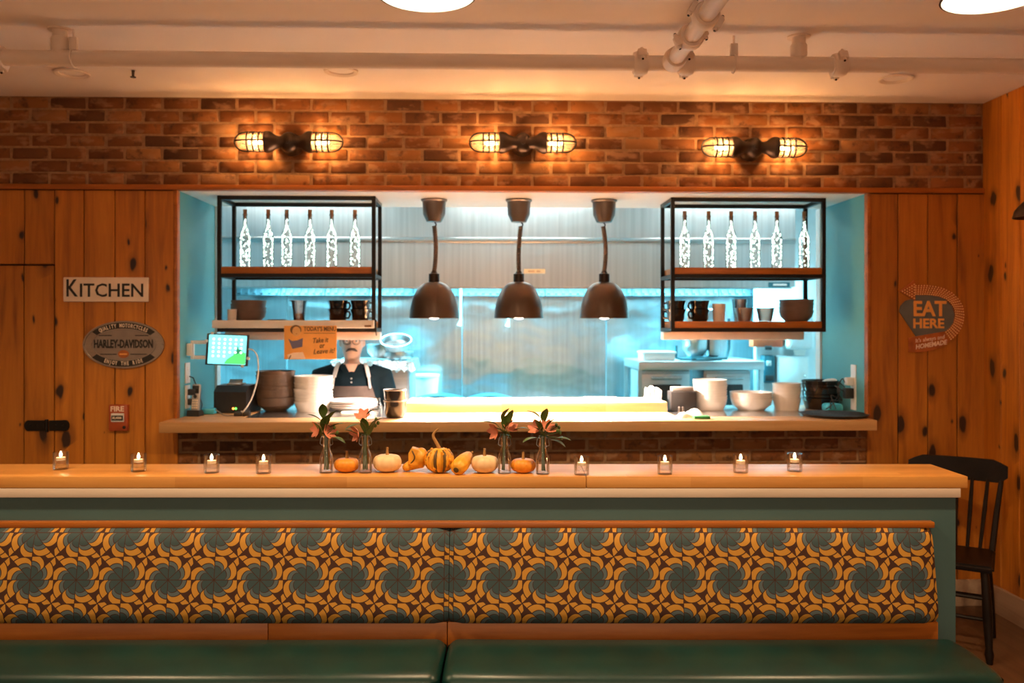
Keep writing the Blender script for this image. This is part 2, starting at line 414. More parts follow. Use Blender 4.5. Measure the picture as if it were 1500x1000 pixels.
# ------------------------------------------------------------------ mesh builder
class MB:
    def __init__(s): s.bm = bmesh.new()
    def _add(s, vs, fs, T=None):
        b = [s.bm.verts.new(T @ Vector(v) if T else v) for v in vs]
        for f in fs:
            try: s.bm.faces.new([b[i] for i in f])
            except ValueError: pass
        return b
    def box(s, x0, x1, y0, y1, z0, z1, T=None, bevel=0.0, seg=2):
        vs = [(x0, y0, z0), (x1, y0, z0), (x1, y1, z0), (x0, y1, z0), (x0, y0, z1), (x1, y0, z1), (x1, y1, z1), (x0, y1, z1)]
        fs = [(3, 2, 1, 0), (4, 5, 6, 7), (0, 1, 5, 4), (1, 2, 6, 5), (2, 3, 7, 6), (3, 0, 4, 7)]
        b = s._add(vs, fs, T)
        if bevel:
            es = {e for v in b for e in v.link_edges}
            bmesh.ops.bevel(s.bm, geom=list(es), offset=bevel, segments=seg, affect='EDGES', profile=0.5)
        return s
    def prism(s, poly, a0, a1, plane='xz', T=None):
        n = len(poly)
        def p3(p, a):
            return {'xz': (p[0], a, p[1]), 'xy': (p[0], p[1], a), 'yz': (a, p[0], p[1])}[plane]
        vs = [p3(p, a0) for p in poly] + [p3(p, a1) for p in poly]
        fs = [tuple(range(n)), tuple(range(2 * n - 1, n - 1, -1))] + [(i, i + n, (i + 1) % n + n, (i + 1) % n) for i in range(n)]
        s._add(vs, fs, T); return s
    def lathe(s, prof, n=24, c=(0, 0, 0), T=None, sx=1, sy=1, lobes=0, amp=0.0, cap=True):
        vs = []; fs = []
        for r, z in prof:
            for k in range(n):
                a = 2 * PI * k / n
                rr = r * (1 + amp * abs(math.sin(lobes * a / 2)) - amp * 0.5) if lobes else r
                vs.append((c[0] + rr * sx * math.cos(a), c[1] + rr * sy * math.sin(a), c[2] + z))
        for j in range(len(prof) - 1):
            for k in range(n):
                k2 = (k + 1) % n
                fs.append((j * n + k, j * n + k2, (j + 1) * n + k2, (j + 1) * n + k))
        fs.append(tuple(range(n - 1, -1, -1))) if cap and prof[0][0] > 1e-5 else None
        fs.append(tuple((len(prof) - 1) * n + k for k in range(n))) if cap and prof[-1][0] > 1e-5 else None
        s._add(vs, [f for f in fs if f], T); return s
    def tube(s, pts, rad, n=8, closed=False, cap=True):
        pts = [Vector(p) for p in pts]
        m = len(pts)
        rads = rad if isinstance(rad, (list, tuple)) else [rad] * m
        prev = None; rings = []
        for i, p in enumerate(pts):
            if closed: t = pts[(i + 1) % m] - pts[i - 1]
            else: t = pts[min(i + 1, m - 1)] - pts[max(i - 1, 0)]
            t.normalize()
            if prev is None:
                a = Vector((0, 0, 1)) if abs(t.z) < 0.9 else Vector((1, 0, 0))
                u = t.cross(a).normalized()
            else:
                u = (prev - t * prev.dot(t)).normalized()
            prev = u
            v = t.cross(u)
            rings.append([s.bm.verts.new(p + (u * math.cos(2 * PI * k / n) + v * math.sin(2 * PI * k / n)) * rads[i]) for k in range(n)])
        for i in range(m if closed else m - 1):
            A = rings[i]; B = rings[(i + 1) % m]
            for k in range(n):
                s.bm.faces.new((A[k], A[(k + 1) % n], B[(k + 1) % n], B[k]))
        if cap and not closed:
            s.bm.faces.new(rings[0][::-1]); s.bm.faces.new(rings[-1])
        return s
    def bar(s, a, b, w, h=None):
        """square-section bar from a to b"""
        a = Vector(a); b = Vector(b); h = h or w
        d = b - a; L = d.length
        q = d.to_track_quat('Z', 'Y').to_matrix().to_4x4()
        return s.box(-w / 2, w / 2, -h / 2, h / 2, 0, L, Matrix.Translation(a) @ q)
    def ball(s, c, r, nu=14, nv=9, T=None):
        rx, ry, rz = r if isinstance(r, (list, tuple)) else (r, r, r)
        vs = []; fs = []
        for j in range(1, nv):
            ph = PI * j / nv
            for k in range(nu):
                a = 2 * PI * k / nu
                vs.append((c[0] + rx * math.sin(ph) * math.cos(a), c[1] + ry * math.sin(ph) * math.sin(a), c[2] + rz * math.cos(ph)))
        top = len(vs); vs.append((c[0], c[1], c[2] + rz)); bot = top + 1; vs.append((c[0], c[1], c[2] - rz))
        for j in range(nv - 2):
            for k in range(nu):
                k2 = (k + 1) % nu
                fs.append((j * nu + k, (j + 1) * nu + k, (j + 1) * nu + k2, j * nu + k2))
        for k in range(nu):
            k2 = (k + 1) % nu
            fs.append((top, k, k2)); fs.append((bot, (nv - 2) * nu + k2, (nv - 2) * nu + k))
        s._add(vs, fs, T); return s
    def loft(s, rings):
        n = len(rings[0]); rs = [[s.bm.verts.new(p) for p in r] for r in rings]
        for A, B in zip(rs, rs[1:]):
            for k in range(n):
                s.bm.faces.new((A[k], A[(k + 1) % n], B[(k + 1) % n], B[k]))
        s.bm.faces.new(rs[0][::-1]); s.bm.faces.new(rs[-1]); return s
    def mesh(s, name, m, smooth=True, angle=35):
        bmesh.ops.recalc_face_normals(s.bm, faces=s.bm.faces)
        me = bpy.data.meshes.new(name); s.bm.to_mesh(me); s.bm.free()
        if m: me.materials.append(M[m] if isinstance(m, str) else m)
        if smooth:
            me.polygons.foreach_set('use_smooth', [True] * len(me.polygons))
            me.set_sharp_from_angle(angle=R(angle))
        return me
    def build(s, name, m, parent=None, loc=(0, 0, 0), rot=(0, 0, 0), smooth=True, angle=35):
        return link(name, s.mesh(name, m, smooth, angle), parent, loc, rot)
def link(name, me, parent=None, loc=(0, 0, 0), rot=(0, 0, 0)):
    o = bpy.data.objects.new(name, me); COL.objects.link(o)
    o.location = loc; o.rotation_euler = rot
    if parent: o.parent = parent
    return o
def tag(o, label, cat, group=None):
    o['label'] = label; o['category'] = cat
    if group: o['group'] = group
    return o
def thing(name, label, cat, loc=(0, 0, 0), rz=0.0, group=None, rot=None):
    o = bpy.data.objects.new(name, None); COL.objects.link(o)
    o.empty_display_size = 0.05
    o.location = loc; o.rotation_euler = rot or (0, 0, rz)
    return tag(o, label, cat, group)
def struct(o): o['kind'] = 'structure'; return o
def dup(o, parent=None):
    c = o.copy(); COL.objects.link(c); c.parent = parent
    for ch in list(o.children): dup(ch, c)
    return c
def text_mesh(txt, size, depth=0.002, bold=0.0, shear=0.0, sx=1.0, align='CENTER'):
    cu = bpy.data.curves.new('lettering', 'FONT')
    cu.body = txt; cu.size = size; cu.extrude = depth; cu.offset = bold; cu.shear = shear
    cu.align_x = align; cu.align_y = 'CENTER'; cu.resolution_u = 2
    o = bpy.data.objects.new('lettering', cu); COL.objects.link(o)
    bpy.context.view_layer.update()
    me = bpy.data.meshes.new_from_object(o.evaluated_get(bpy.context.evaluated_depsgraph_get()))
    bpy.data.objects.remove(o); bpy.data.curves.remove(cu)
    # stand it up: text x -> x, text y -> z, front faces -y
    me.transform(Matrix.Rotation(PI / 2, 4, 'X') @ Matrix.Diagonal((sx, 1, 1, 1)))
    return me
def lettering(txt, size, m, parent, loc, bold=0.0, shear=0.0, sx=1.0, tilt=0.0, fit=None, name='lettering', align='CENTER'):
    me = text_mesh(txt, size, 0.0012, bold, shear, sx, align)
    if fit:
        xs = [v.co.x for v in me.vertices]; k = fit / (max(xs) - min(xs)); me.transform(Matrix.Diagonal((k, 1, 1, 1)))
    me.materials.clear(); me.materials.append(M[m])
    return link(name, me, parent, loc, (0, tilt, 0))

# ------------------------------------------------------------------ key dimensions
X_L = P(262, 450, 0).x; X_R = P(1268, 450, 0).x         # opening sides
Z_CEIL = P(700, 146, 0).z
Z_BRICK = P(700, 274, 0).z                                # underside of the brick band
Z_OPEN = P(700, 281, 0).z                                 # top of the opening
X_CORNER = P(1441, 300, 0).x                              # right-hand corner
Z_CNT = 1.078                                             # pass counter top
OPEN_Y = 0.66
X_FAR = -3.6

# ------------------------------------------------------------------ room shell
struct(MB().box(X_FAR, X_CORNER + 0.2, -7.5, 0.0, -0.05, 0.0).build('floor', 'floor'))
struct(MB().box(X_FAR, X_CORNER + 0.2, -7.5, 0.25, Z_CEIL, Z_CEIL + 0.08).build('ceiling', 'ceiling'))

# back wall: brick band over the opening
wb = struct(MB().box(X_FAR, X_CORNER + 0.2, 0.0, 0.25, Z_BRICK, Z_CEIL).build('wall_back', 'mortar', smooth=False))
def brick_mesh(k):
    rr = random.Random(k)
    b = MB().box(-0.097, 0.097, -0.0045, 0.01, -0.0295, 0.0295)
    bmesh.ops.bevel(b.bm, geom=[e for e in b.bm.edges], offset=0.005, segments=1, affect='EDGES')
    for v in b.bm.verts:
        v.co += Vector((rr.uniform(-1, 1) * 0.0025, rr.uniform(-1, 1) * 0.0012, rr.uniform(-1, 1) * 0.002))
    return b.mesh('brick', 'brick', angle=60)
BR = [brick_mesh(k) for k in range(8)]
def brick_field(parent, x0, x1, ztop, n, pitch_z, pitch_x=0.2065, phase=0.0, ends=True):
    cnt = 0
    for j in range(n):
        z = ztop - (j + 0.5) * pitch_z
        x = x0 + (0 if (j % 2) == 0 else -pitch_x / 2) + phase
        while x < x1 - 0.004:
            a = max(x + 0.006, x0 + 0.002); b = min(x + pitch_x - 0.006, x1 - 0.002)
            if b - a > 0.03:
                o = link('brick', random.choice(BR), parent, ((a + b) / 2, random.uniform(-0.002, 0.002), z), (0, random.uniform(-0.006, 0.006), 0))
                o.scale = ((b - a) / 0.196, 1, pitch_z / 0.0692)
                cnt += 1
            x += pitch_x
    return cnt
pz = (Z_CEIL - Z_BRICK) / 7
brick_field(wb, P(-25, 200, 0).x, X_CORNER, Z_CEIL, 7, pz, phase=-0.05)

# lower brick under the pass counter
ZL = Z_CNT - 0.0565
XB0 = P(258, 650, 0).x; XB1 = P(1279, 650, 0).x
wl = struct(MB().box(XB0, XB1, 0.0, 0.25, 0.0, ZL).build('wall_back_lower', 'mortar', smooth=False))
brick_field(wl, XB0, XB1, ZL, 8, 0.0672, phase=-0.08)

# pine planks either side
def planks(parent, edges, z0, z1, y=0.0):
    for a, b in zip(edges, edges[1:]):
        p = MB().box(-(b - a) / 2 + 0.0022, (b - a) / 2 - 0.0022, -0.018, 0.0, z0, z1, bevel=0.003, seg=1)
        p.build('plank', 'plank', parent, ((a + b) / 2, y + random.uniform(-0.0015, 0.0015), 0))
wleft = struct(MB().box(X_FAR, X_L - 0.001, 0.0, 0.018, 0, Z_BRICK).build('wall_back_left', 'gap', smooth=False))
eL = [P(p, 450, 0).x for p in (82, 125, 170, 214, 262)]
planks(wleft, eL, 0.0, Z_BRICK - 0.03)
eD = [P(p, 450, 0).x for p in (-52, -6, 38, 82)]
Z_DOOR = P(40, 388, 0).z
planks(wleft, eD, Z_DOOR + 0.004, Z_BRICK - 0.03)
planks(wleft, [X_FAR + 0.05, P(-98, 450, 0).x, P(-52, 450, 0).x], 0.0, Z_BRICK - 0.03)
door = struct(MB().box(eD[0] + 0.004, eD[-1] - 0.004, -0.006, -0.001, 0.012, Z_DOOR - 0.004).build('door_1', 'gap', smooth=False))
planks(door, eD, 0.012, Z_DOOR - 0.005, -0.007)
wright = struct(MB().box(X_R + 0.001, X_CORNER + 0.2, 0.0, 0.018, 0, Z_BRICK).build('wall_back_right', 'gap', smooth=False))
planks(wright, [P(p, 450, 0).x for p in (1268, 1313.5, 1357, 1400)] + [X_CORNER], 0.0, Z_BRICK - 0.03)
# black pull strap on the hidden door
bl = thing('strap_hinge', 'black iron strap hinge across the seam of hidden plank door', 'hinge', P(69, 623, -0.026))
b = MB()
for sx in (-1, 1):
    pts = [(sx * 0.012, -0.028), (sx * 0.10, -0.030)] + [(sx * (0.10 + 0.022 * math.sin(t * PI / 8)), -0.030 + 0.03 * (1 - math.cos(t * PI / 8))) for t in range(1, 8)] + [(sx * 0.10, 0.030), (sx * 0.012, 0.028)]
    MBp = MB().prism(pts, -0.005, 0.001, 'xz'); MBp.build('leaf_plate', 'black', bl)
MB().tube([(0, -0.006, -0.034), (0, -0.006, 0.034)], 0.009, 10).build('hinge_pin', 'black', bl)
for sx in (-0.09, -0.05, 0.05, 0.09):
    MB().ball((sx, -0.006, 0), 0.006, 8, 6).build('screw', 'black', bl)

# right-hand wall of planks with pale baseboard
wr = struct(MB().box(X_CORNER + 0.012, X_CORNER + 0.2, -7.5, 0.0, 0, Z_CEIL).build('wall_right', 'gap', smooth=False))
y = -0.002
for k in range(22):
    wd = 0.165 + random.uniform(-0.02, 0.02)
    p = MB().box(-0.012, 0.012, -wd / 2 + 0.002, wd / 2 - 0.002, 0.0, Z_CEIL - 0.002, bevel=0.003, seg=1)
    p.build('plank', 'plank', wr, (X_CORNER + 0.003, y - wd / 2, 0)); y -= wd
struct(MB().box(X_CORNER - 0.028, X_CORNER - 0.0095, -7.4, -0.02, 0.0, 0.15, bevel=0.004).build('baseboard_right', 'base'))
XBR = P(1279, 650, 0).x
struct(MB().box(XBR, X_CORNER - 0.03, -0.037, -0.0195, 0.0, 0.15, bevel=0.004).build('baseboard_back', 'base'))

struct(MB().box(X_FAR - 0.1, X_FAR, -7.5, 0.0, 0, Z_CEIL).build('wall_left_added', 'wallpaint'))  # unseen side wall, added to keep open side light off the right wall
# wood trim under the brick
t1 = struct(MB().box(X_FAR, X_CORNER - 0.01, -0.032, 0.02, Z_OPEN + 0.001, Z_BRICK + 0.003, bevel=0.003).build('trim_1', 'trim'))
# slim edge boards of the opening
struct(MB().box(X_L - 0.022, X_L, -0.026, 0.02, Z_CNT, Z_OPEN, bevel=0.002).build('trim_2', 'trim'))
struct(MB().box(X_R, X_R + 0.022, -0.026, 0.02, Z_CNT, Z_OPEN, bevel=0.002).build('trim_3', 'trim'))

# ------------------------------------------------------------------ the opening
struct(MB().box(X_L - 0.03, X_R + 0.03, 0.0205, OPEN_Y, Z_OPEN, Z_BRICK - 0.0005).build('opening_soffit', 'soffit'))
struct(MB().box(X_L - 0.2, X_L, 0.02, OPEN_Y, 0.0, Z_OPEN).build('wall_opening_left', 'teal'))
struct(MB().box(X_R, X_R + 0.2, 0.02, OPEN_Y, 0.0, Z_OPEN).build('wall_opening_right', 'teal'))
struct(MB().box(X_L, X_L + 0.014, OPEN_Y - 0.002, OPEN_Y + 0.07, Z_CNT, Z_OPEN).build('trim_4', 'kwhite'))
struct(MB().box(X_R - 0.014, X_R, OPEN_Y - 0.002, OPEN_Y + 0.07, Z_CNT, Z_OPEN).build('trim_5', 'kwhite'))

# pass counter
pc = thing('pass_counter', 'long maple pass-through counter with steel insets under the kitchen opening', 'counter', (0, 0, 0))
XC0 = onZ(238, 617, Z_CNT).x; XC1 = onZ(1292, 617, Z_CNT).x
YF = onZ(750, 617, Z_CNT).y
TH = 0.056
xa = onZ(372, 606, Z_CNT).x; xb = P(595, 604, 0.25).x; xc = P(978, 604, 0.25).x; xd = onZ(1185, 606, Z_CNT).x
MB().box(XC0, XC1, YF, 0.0, Z_CNT - TH, Z_CNT, bevel=0.003).build('front_board', 'counter', pc)
MB().box(X_L + 0.001, xa, 0.0, 0.70, Z_CNT - TH, Z_CNT).build('board', 'counter', pc)
MB().box(xb, xc, 0.0, 0.70, Z_CNT - TH, Z_CNT).build('board', 'counter', pc)
MB().box(xd, X_R - 0.001, 0.0, 0.70, Z_CNT - TH, Z_CNT).build('board', 'counter', pc)
MB().box(xa, xb, 0.0, 0.70, Z_CNT - TH, Z_CNT - 0.001).build('steel_inset', 'steelx', pc)
MB().box(xc, xd, 0.0, 0.70, Z_CNT - TH, Z_CNT - 0.001).build('steel_inset', 'steelx', pc)
cb = thing('cutting_ledge', 'raised blond wood ledge lying along the middle of pass counter', 'ledge', (0, 0, Z_CNT))
MB().box(xb, xc, 0.27, 0.60, 0, 0.060, bevel=0.004).build('ledge_board', 'blond', cb)
MB().box(xb, xc, 0.262, 0.27, 0, 0.058, bevel=0.001).build('front_strip', 'blond', cb)

# ------------------------------------------------------------------ kitchen shell
KX0, KX1, KY1, KZ = -3.0, 3.45, 3.05, 2.75
struct(MB().box(KX0, KX1, 0.25, KY1, -0.05, 0.0).build('floor_kitchen', 'floor'))
struct(MB().box(KX0, KX1, OPEN_Y, KY1, KZ, KZ + 0.05).build('ceiling_kitchen', 'kwhite'))
struct(MB().box(KX0 - 0.1, KX0, 0.25, KY1, 0, KZ).build('wall_kitchen_left', 'kwall'))
struct(MB().box(KX1, KX1 + 0.1, 0.25, KY1, 0, KZ).build('wall_kitchen_right', 'kwhite'))
struct(MB().box(KX0, X_L - 0.2, OPEN_Y - 0.1, OPEN_Y, 0, KZ).build('wall_kitchen_front_left', 'kwall'))
struct(MB().box(X_R + 0.2, KX1, OPEN_Y - 0.1, OPEN_Y, 0, KZ).build('wall_kitchen_front_right', 'kwhite'))
struct(MB().box(X_L - 0.2, X_R + 0.2, OPEN_Y - 0.06, OPEN_Y, Z_BRICK, KZ).build('wall_kitchen_header', 'kwhite'))
wk = struct(MB().box(KX0, KX1, KY1, KY1 + 0.1, 0, KZ).build('wall_kitchen_back', 'kwall'))
# steel backsplash panels
ex = [KX0] + [P(p, 500, KY1 - 0.02).x for p in (420, 677, 888, 1110)] 
for a, b_ in zip(ex, ex[1:]):
    MB().box(a + 0.003, b_ - 0.003, KY1 - 0.014, KY1 - 0.001, 0.7, 2.05, bevel=0.002, seg=1).build('backsplash_panel', 'splash', wk)
for tx, ty in TROFFERS:
    tr = thing('ceiling_light', ['slim kitchen ceiling panel light over the tablet end of pass', 'slim kitchen ceiling panel light over the middle of pass', 'slim kitchen ceiling panel light over the ovens'][TROFFERS.index((tx, ty))], 'ceiling light', (tx, ty, KZ), group='kitchen ceiling lights')
    MB().box(-0.63, 0.63, -0.18, 0.18, -0.035, 0.0, bevel=0.004).build('housing', 'wplastic', tr)
    MB().box(-0.58, 0.58, -0.13, 0.13, -0.040, -0.035).build('diffuser', 'tube', tr)

# range hood
HY = 2.0
HZ0 = P(750, 420, HY).z
hx0 = P(300, 400, HY).x; hx1 = P(1165, 400, HY).x
hd = thing('range_hood', 'wide stainless kitchen hood with baffle filters behind heat lamps', 'hood', (0, 0, HZ0))
H = KZ - HZ0
zb = P(750, 352, HY).z - HZ0
MB().box(hx0, hx1, HY, HY + 0.03, 0.0, zb - 0.02).build('front_panel', 'hood', hd)
MB().box(hx0, hx1, HY, HY + 0.03, zb + 0.022, H - 0.002).build('upper_panel', 'hood', hd)
MB().box(hx0, hx1, HY - 0.02, HY + 0.03, zb - 0.02, zb + 0.022, bevel=0.006).build('seam_ledge', 'steelx', hd)
for xx in (hx0, hx1 - 0.02):
    MB().prism([(HY + 0.03, 0), (KY1 - 0.02, 0.12), (KY1 - 0.02, H - 0.002), (HY + 0.03, H - 0.002)], xx, xx + 0.02, 'yz').build('side_panel', 'steel', hd)
MB().box(hx0 + 0.02, hx1 - 0.02, HY + 0.03, HY + 0.10, -0.012, 0.012).build('grease_lip', 'steelx', hd)
nf = 12
fw = (hx1 - hx0 - 0.06) / nf
fb = MB()
fb.box(-fw / 2 + 0.004, fw / 2 - 0.004, -0.012, 0.0, -0.20, 0.20)
for k in range(6):
    xk = -fw / 2 + fw * (k + 0.5) / 6
    fb.box(xk - 0.012, xk + 0.012, -0.032, -0.012, -0.19, 0.19)
fme = fb.mesh('filter', 'filtersteel', False)
for k in range(nf):
    link('baffle_filter', fme, hd, (hx0 + 0.03 + fw * (k + 0.5), HY + 0.86, 0.125), (R(-30), 0, 0))
for tx, ty in HOODL:
    MB().tube([(tx - 0.65, ty, 0.235), (tx + 0.65, ty, 0.235)], 0.022, 10).build('light_tube', 'tube', hd)
p = P(783, 397, HY - 0.001)
MB().box(p.x - 0.085, p.x + 0.085, HY - 0.003, HY, p.z - HZ0 - 0.018, p.z - HZ0 + 0.018).build('label_plate', 'label', hd)
for dx, ww in ((-0.025, 0.05), (0.03, 0.03)):
    MB().box(p.x + dx - ww / 2, p.x + dx + ww / 2, HY - 0.0045, HY - 0.003, p.z - HZ0 - 0.006, p.z - HZ0 + 0.004).build('label_print', 'rust', hd)
p = P(1141, 417, HY - 0.001)
MB().box(p.x - 0.085, p.x + 0.085, HY - 0.012, HY, p.z - HZ0 - 0.02, p.z - HZ0 + 0.02).build('name_plate', 'tealdark', hd)
MB().box(p.x - 0.05, p.x + 0.06, HY - 0.0135, HY - 0.012, p.z - HZ0 - 0.007, p.z - HZ0 + 0.008).build('plate_print', 'wplastic', hd)
# hanging hood hooks / sprinkler nozzles
for px, py in ((675, 477), (745, 478)):
    a = P(px, 425, 2.5); b_ = P(px - 2, py, 2.5)
    MB().tube([(a.x, 2.5, a.z - HZ0 + 0.15), (a.x, 2.5, b_.z - HZ0 + 0.05), (b_.x, 2.5, b_.z - HZ0)], [0.008, 0.008, 0.020], 8).build('spray_nozzle', 'wplastic', hd)

# cooking line along the back
cl = thing('steel_range', 'low stainless cooking range along the kitchen back wall', 'range', (0, KY1 - 0.45, 0))
x0 = P(600, 550, 1.75).x + 0.03; x1 = P(934, 560, 2.05).x - 0.03
MB().box(x0, x1, -0.40, 0.42, 0.10, 0.88, bevel=0.01).build('body', 'ovensteel', cl)
MB().box(x0 - 0.01, x1 + 0.01, -0.43, 0.42, 0.88, 0.905, bevel=0.004).build('cook_top', 'steelx', cl)
for k in range(6):
    MB().lathe([(0.0, -0.03), (0.022, -0.03), (0.024, 0), (0.018, 0.004)], 12, T=Matrix.Translation((x0 + 0.2 + k * 0.28, -0.405, 0.78)) @ Matrix.Rotation(PI / 2, 4, 'X')).build('knob', 'dark', cl)
for xx in (x0 + 0.05, x1 - 0.05):
    for yy in (-0.35, 0.36):
        MB().box(xx - 0.02, xx + 0.02, yy - 0.02, yy + 0.02, 0, 0.1).build('leg', 'steel', cl)
for i, (a, b_) in enumerate(((607, 680), (685, 750))):
    p0 = P(a, 580, 2.45); p1 = P(b_, 580, 2.45)
    hp = thing('griddle_pan', 'rectangular steel pan with dark curved rim, %s on the back range' % ('next to the grey cooler' if i == 0 else 'second from the grey cooler'), 'pan', ((p0.x + p1.x) / 2, 2.42, 0.905))
    hw = (p1.x - p0.x) / 2
    MB().box(-hw, hw, -0.16, 0.16, 0.0, 0.075, bevel=0.012).build('pan_body', 'steel', hp)
    arc = [(-hw, 0.076), (hw, 0.076)] + [(hw - 2 * hw * t / 10, 0.076 + 0.035 * math.sin(PI * t / 10)) for t in range(1, 10)]
    MB().prism(arc, -0.15, 0.15, 'xz').build('pan_cover', 'tealdark', hp)

# grey cooler with foil-lined shelf behind the cook
fr = thing('grey_cooler', 'grey steel upright cooler standing behind the cook', 'cooler', (P(555, 560, 2.0).x, 2.0, 0))
x0 = P(488, 550, 1.75).x - fr.location.x; x1 = P(600, 550, 1.75).x - fr.location.x
MB().box(x0, x1, -0.25, 0.35, 0.06, 1.29, bevel=0.008).build('body', 'ovensteel', fr)
MB().box((x0 + x1) / 2 + 0.003, x1 - 0.012, -0.27, -0.25, 0.14, 1.26, bevel=0.005).build('door', 'ovensteel', fr)
MB().box(x0 + 0.012, (x0 + x1) / 2 - 0.003, -0.27, -0.25, 0.14, 1.26, bevel=0.005).build('door', 'ovensteel', fr)
for sx in (-0.03, 0.03): MB().box((x0 + x1) / 2 + sx - 0.008, (x0 + x1) / 2 + sx + 0.008, -0.31, -0.272, 0.7, 1.0, bevel=0.004).build('handle', 'steel', fr)
for xx in (x0 + 0.05, x1 - 0.05):
    for yy in (-0.2, 0.3): MB().lathe([(0.02, 0), (0.02, 0.06)], 8, (xx, yy, 0)).build('foot', 'dark', fr)
fo = thing('foil_cover', 'crumpled foil sheet covering the cooler top behind the cook', 'foil', (fr.location.x, 2.0, 1.29))
b = MB(); nx, ny = 34, 14
g = [[b.bm.verts.new((x0 - 0.04 + (x1 - x0 + 0.08) * i / nx, -0.29 + 0.66 * j / ny, 0.02 + random.uniform(0, 0.022) - (0.055 + random.uniform(0, .03) if j == 0 or i in (0, nx) else 0))) for j in range(ny + 1)] for i in range(nx + 1)]
for i in range(nx):
    for j in range(ny): b.bm.faces.new((g[i][j], g[i + 1][j], g[i + 1][j + 1], g[i][j + 1]))
b.build('foil_sheet', 'foil', fo, angle=20)
bowl_prof = [(0.0, 0.0), (0.075, 0.0), (0.115, 0.035), (0.140, 0.085), (0.146, 0.085), (0.12, 0.03), (0.078, -0.004)]
def closed_bowl(r, h, foot=0.55, t=0.006):
    return [(0.0, t * 1.5), (r * foot * 0.8, t * 1.5), (r * 0.86, h * 0.45), (r - t, h), (r, h), (r * 0.9, h * 0.42), (r * foot, 0.0), (0.0, 0.0)]
for i, (px, py, r, h, tl) in enumerate(((555, 517, 0.15, 0.12, 0), (579, 515, 0.17, 0.10, R(24)))):
    p = P(px, py, 1.85)
    o = MB().lathe(closed_bowl(r * 0.72, h * 0.9), 28).build('mixing_bowl', 'steel', None, (p.x, 1.95, 1.29 + 0.047 + (0.06 if tl else 0)), (tl, 0, 0))
    tag(o, ['shiny steel mixing bowl upright on the foil beside the cook', 'shiny steel mixing bowl tipped toward the room on the foil'][i], 'bowl')
MB_ = MB().lathe([(0.0, 0.0), (0.12, 0.0), (0.13, 0.02), (0.13, 0.055), (0.0, 0.055)], 24).build('steel_pot', 'steel', None, (P(579, 515, 1.85).x, 1.97, 1.29 + 0.044))
tag(MB_, 'low round steel pan under the tipped mixing bowl', 'pan')
# round white buckets right of the cooler
bk = tag(MB().lathe([(0.0, 0), (0.11, 0), (0.13, 0.24), (0.136, 0.24), (0.136, 0.26), (0.0, 0.262)], 24).build('lidded_bucket', 'wplastic', None, (P(612, 560, 2.45).x + 0.03, 2.78, 0.905)), 'white lidded tub on the range beside the grey cooler', 'tub')

# ovens on the right
ov = thing('oven_stand', 'steel shelf stand holding two countertop ovens in the kitchen', 'stand', (P(1020, 560, 2.3).x, 2.3, 0))
ox0 = P(934, 560, 2.05).x - ov.location.x; ox1 = P(1117, 560, 2.05).x - ov.location.x
ZS = P(1000, 541, 2.0).z
MB().box(ox0, ox1, -0.30, 0.45, ZS - 0.005, ZS + 0.065, bevel=0.004).build('top_shelf', 'ovensteel', ov)
MB().box(ox0, ox1, -0.28, 0.45, 0.80, 0.84).build('lower_shelf', 'steel', ov)
for xx in (ox0 + 0.015, ox1 - 0.015):
    for yy in (-0.26, 0.43): MB().box(xx - 0.015, xx + 0.015, yy - 0.015, yy + 0.015, 0, ZS - 0.005).build('post', 'steel', ov)
for i, (a, b_) in enumerate(((937, 1013), (1033, 1102))):
    q0 = P(a, 560, 2.03).x; q1 = P(b_, 560, 2.03).x
    hw = (q1 - q0) / 2
    oven = thing('oven', ['stainless oven with wide dark window next to the backsplash', 'stainless oven with narrow window next to white wall cabinet'][i], 'oven', ((q0 + q1) / 2, 2.08, 0.84))
    hh = ZS - 0.84 - 0.012
    MB().box(-hw, hw, 0.0, 0.40, 0.0, hh, bevel=0.01).build('body', 'ovensteel', oven)
    d = MB().box(-hw + 0.01, hw - 0.01, -0.03, 0.0, 0.02, hh - 0.02, bevel=0.008).build('door', 'ovensteel', oven)
    MB().box(-hw * 0.52, hw * 0.62, -0.036, -0.028, hh * 0.25, hh * 0.72, bevel=0.01).build('window', 'darkglass', d)
    MB().tube([(-hw * 0.55, -0.06, hh * 0.85), (hw * 0.6, -0.06, hh * 0.85)], 0.012, 10).build('handle', 'steel', d)
    for sx in (-0.5, 0.55): MB().box(hw * sx - 0.008, hw * sx + 0.008, -0.06, -0.03, hh * 0.85 - 0.008, hh * 0.85 + 0.008).build('handle_post', 'steel', d)
# things on the oven shelf
zt = ZS + 0.065
p = P(965, 526, 2.1)
wbx = tag(MB().box(-0.13, 0.13, -0.12, 0.12, 0, 0.075, bevel=0.01).build('food_container', 'wplastic', None, (p.x, 2.2, zt)), 'pale lidded food container on the oven shelf end', 'container')
MB().box(-0.138, 0.138, -0.128, 0.128, 0.058, 0.074, bevel=0.005).build('lid', 'wplastic', wbx)
mx = thing('stand_mixer', 'steel stand mixer with bowl on the oven shelf', 'mixer', (P(1028, 526, 2.15).x, 2.2, zt))
MB().box(-0.10, 0.16, -0.10, 0.10, 0, 0.03, bevel=0.012).build('base', 'tealdark', mx)
MB().box(0.06, 0.15, -0.06, 0.06, 0.03, 0.34, bevel=0.02).build('column', 'steel', mx)
MB().box(-0.13, 0.17, -0.07, 0.07, 0.30, 0.42, bevel=0.03).build('head', 'steel', mx)
MB().lathe([(0.0, 0.035), (0.06, 0.035), (0.10, 0.09), (0.105, 0.17), (0.10, 0.17), (0.094, 0.09), (0.0, 0.045)], 24, (-0.04, 0, 0)).build('bowl', 'steel', mx)
MB().tube([(-0.04, 0, 0.30), (-0.04, 0, 0.10)], 0.012, 8).build('beater_shaft', 'steel', mx)
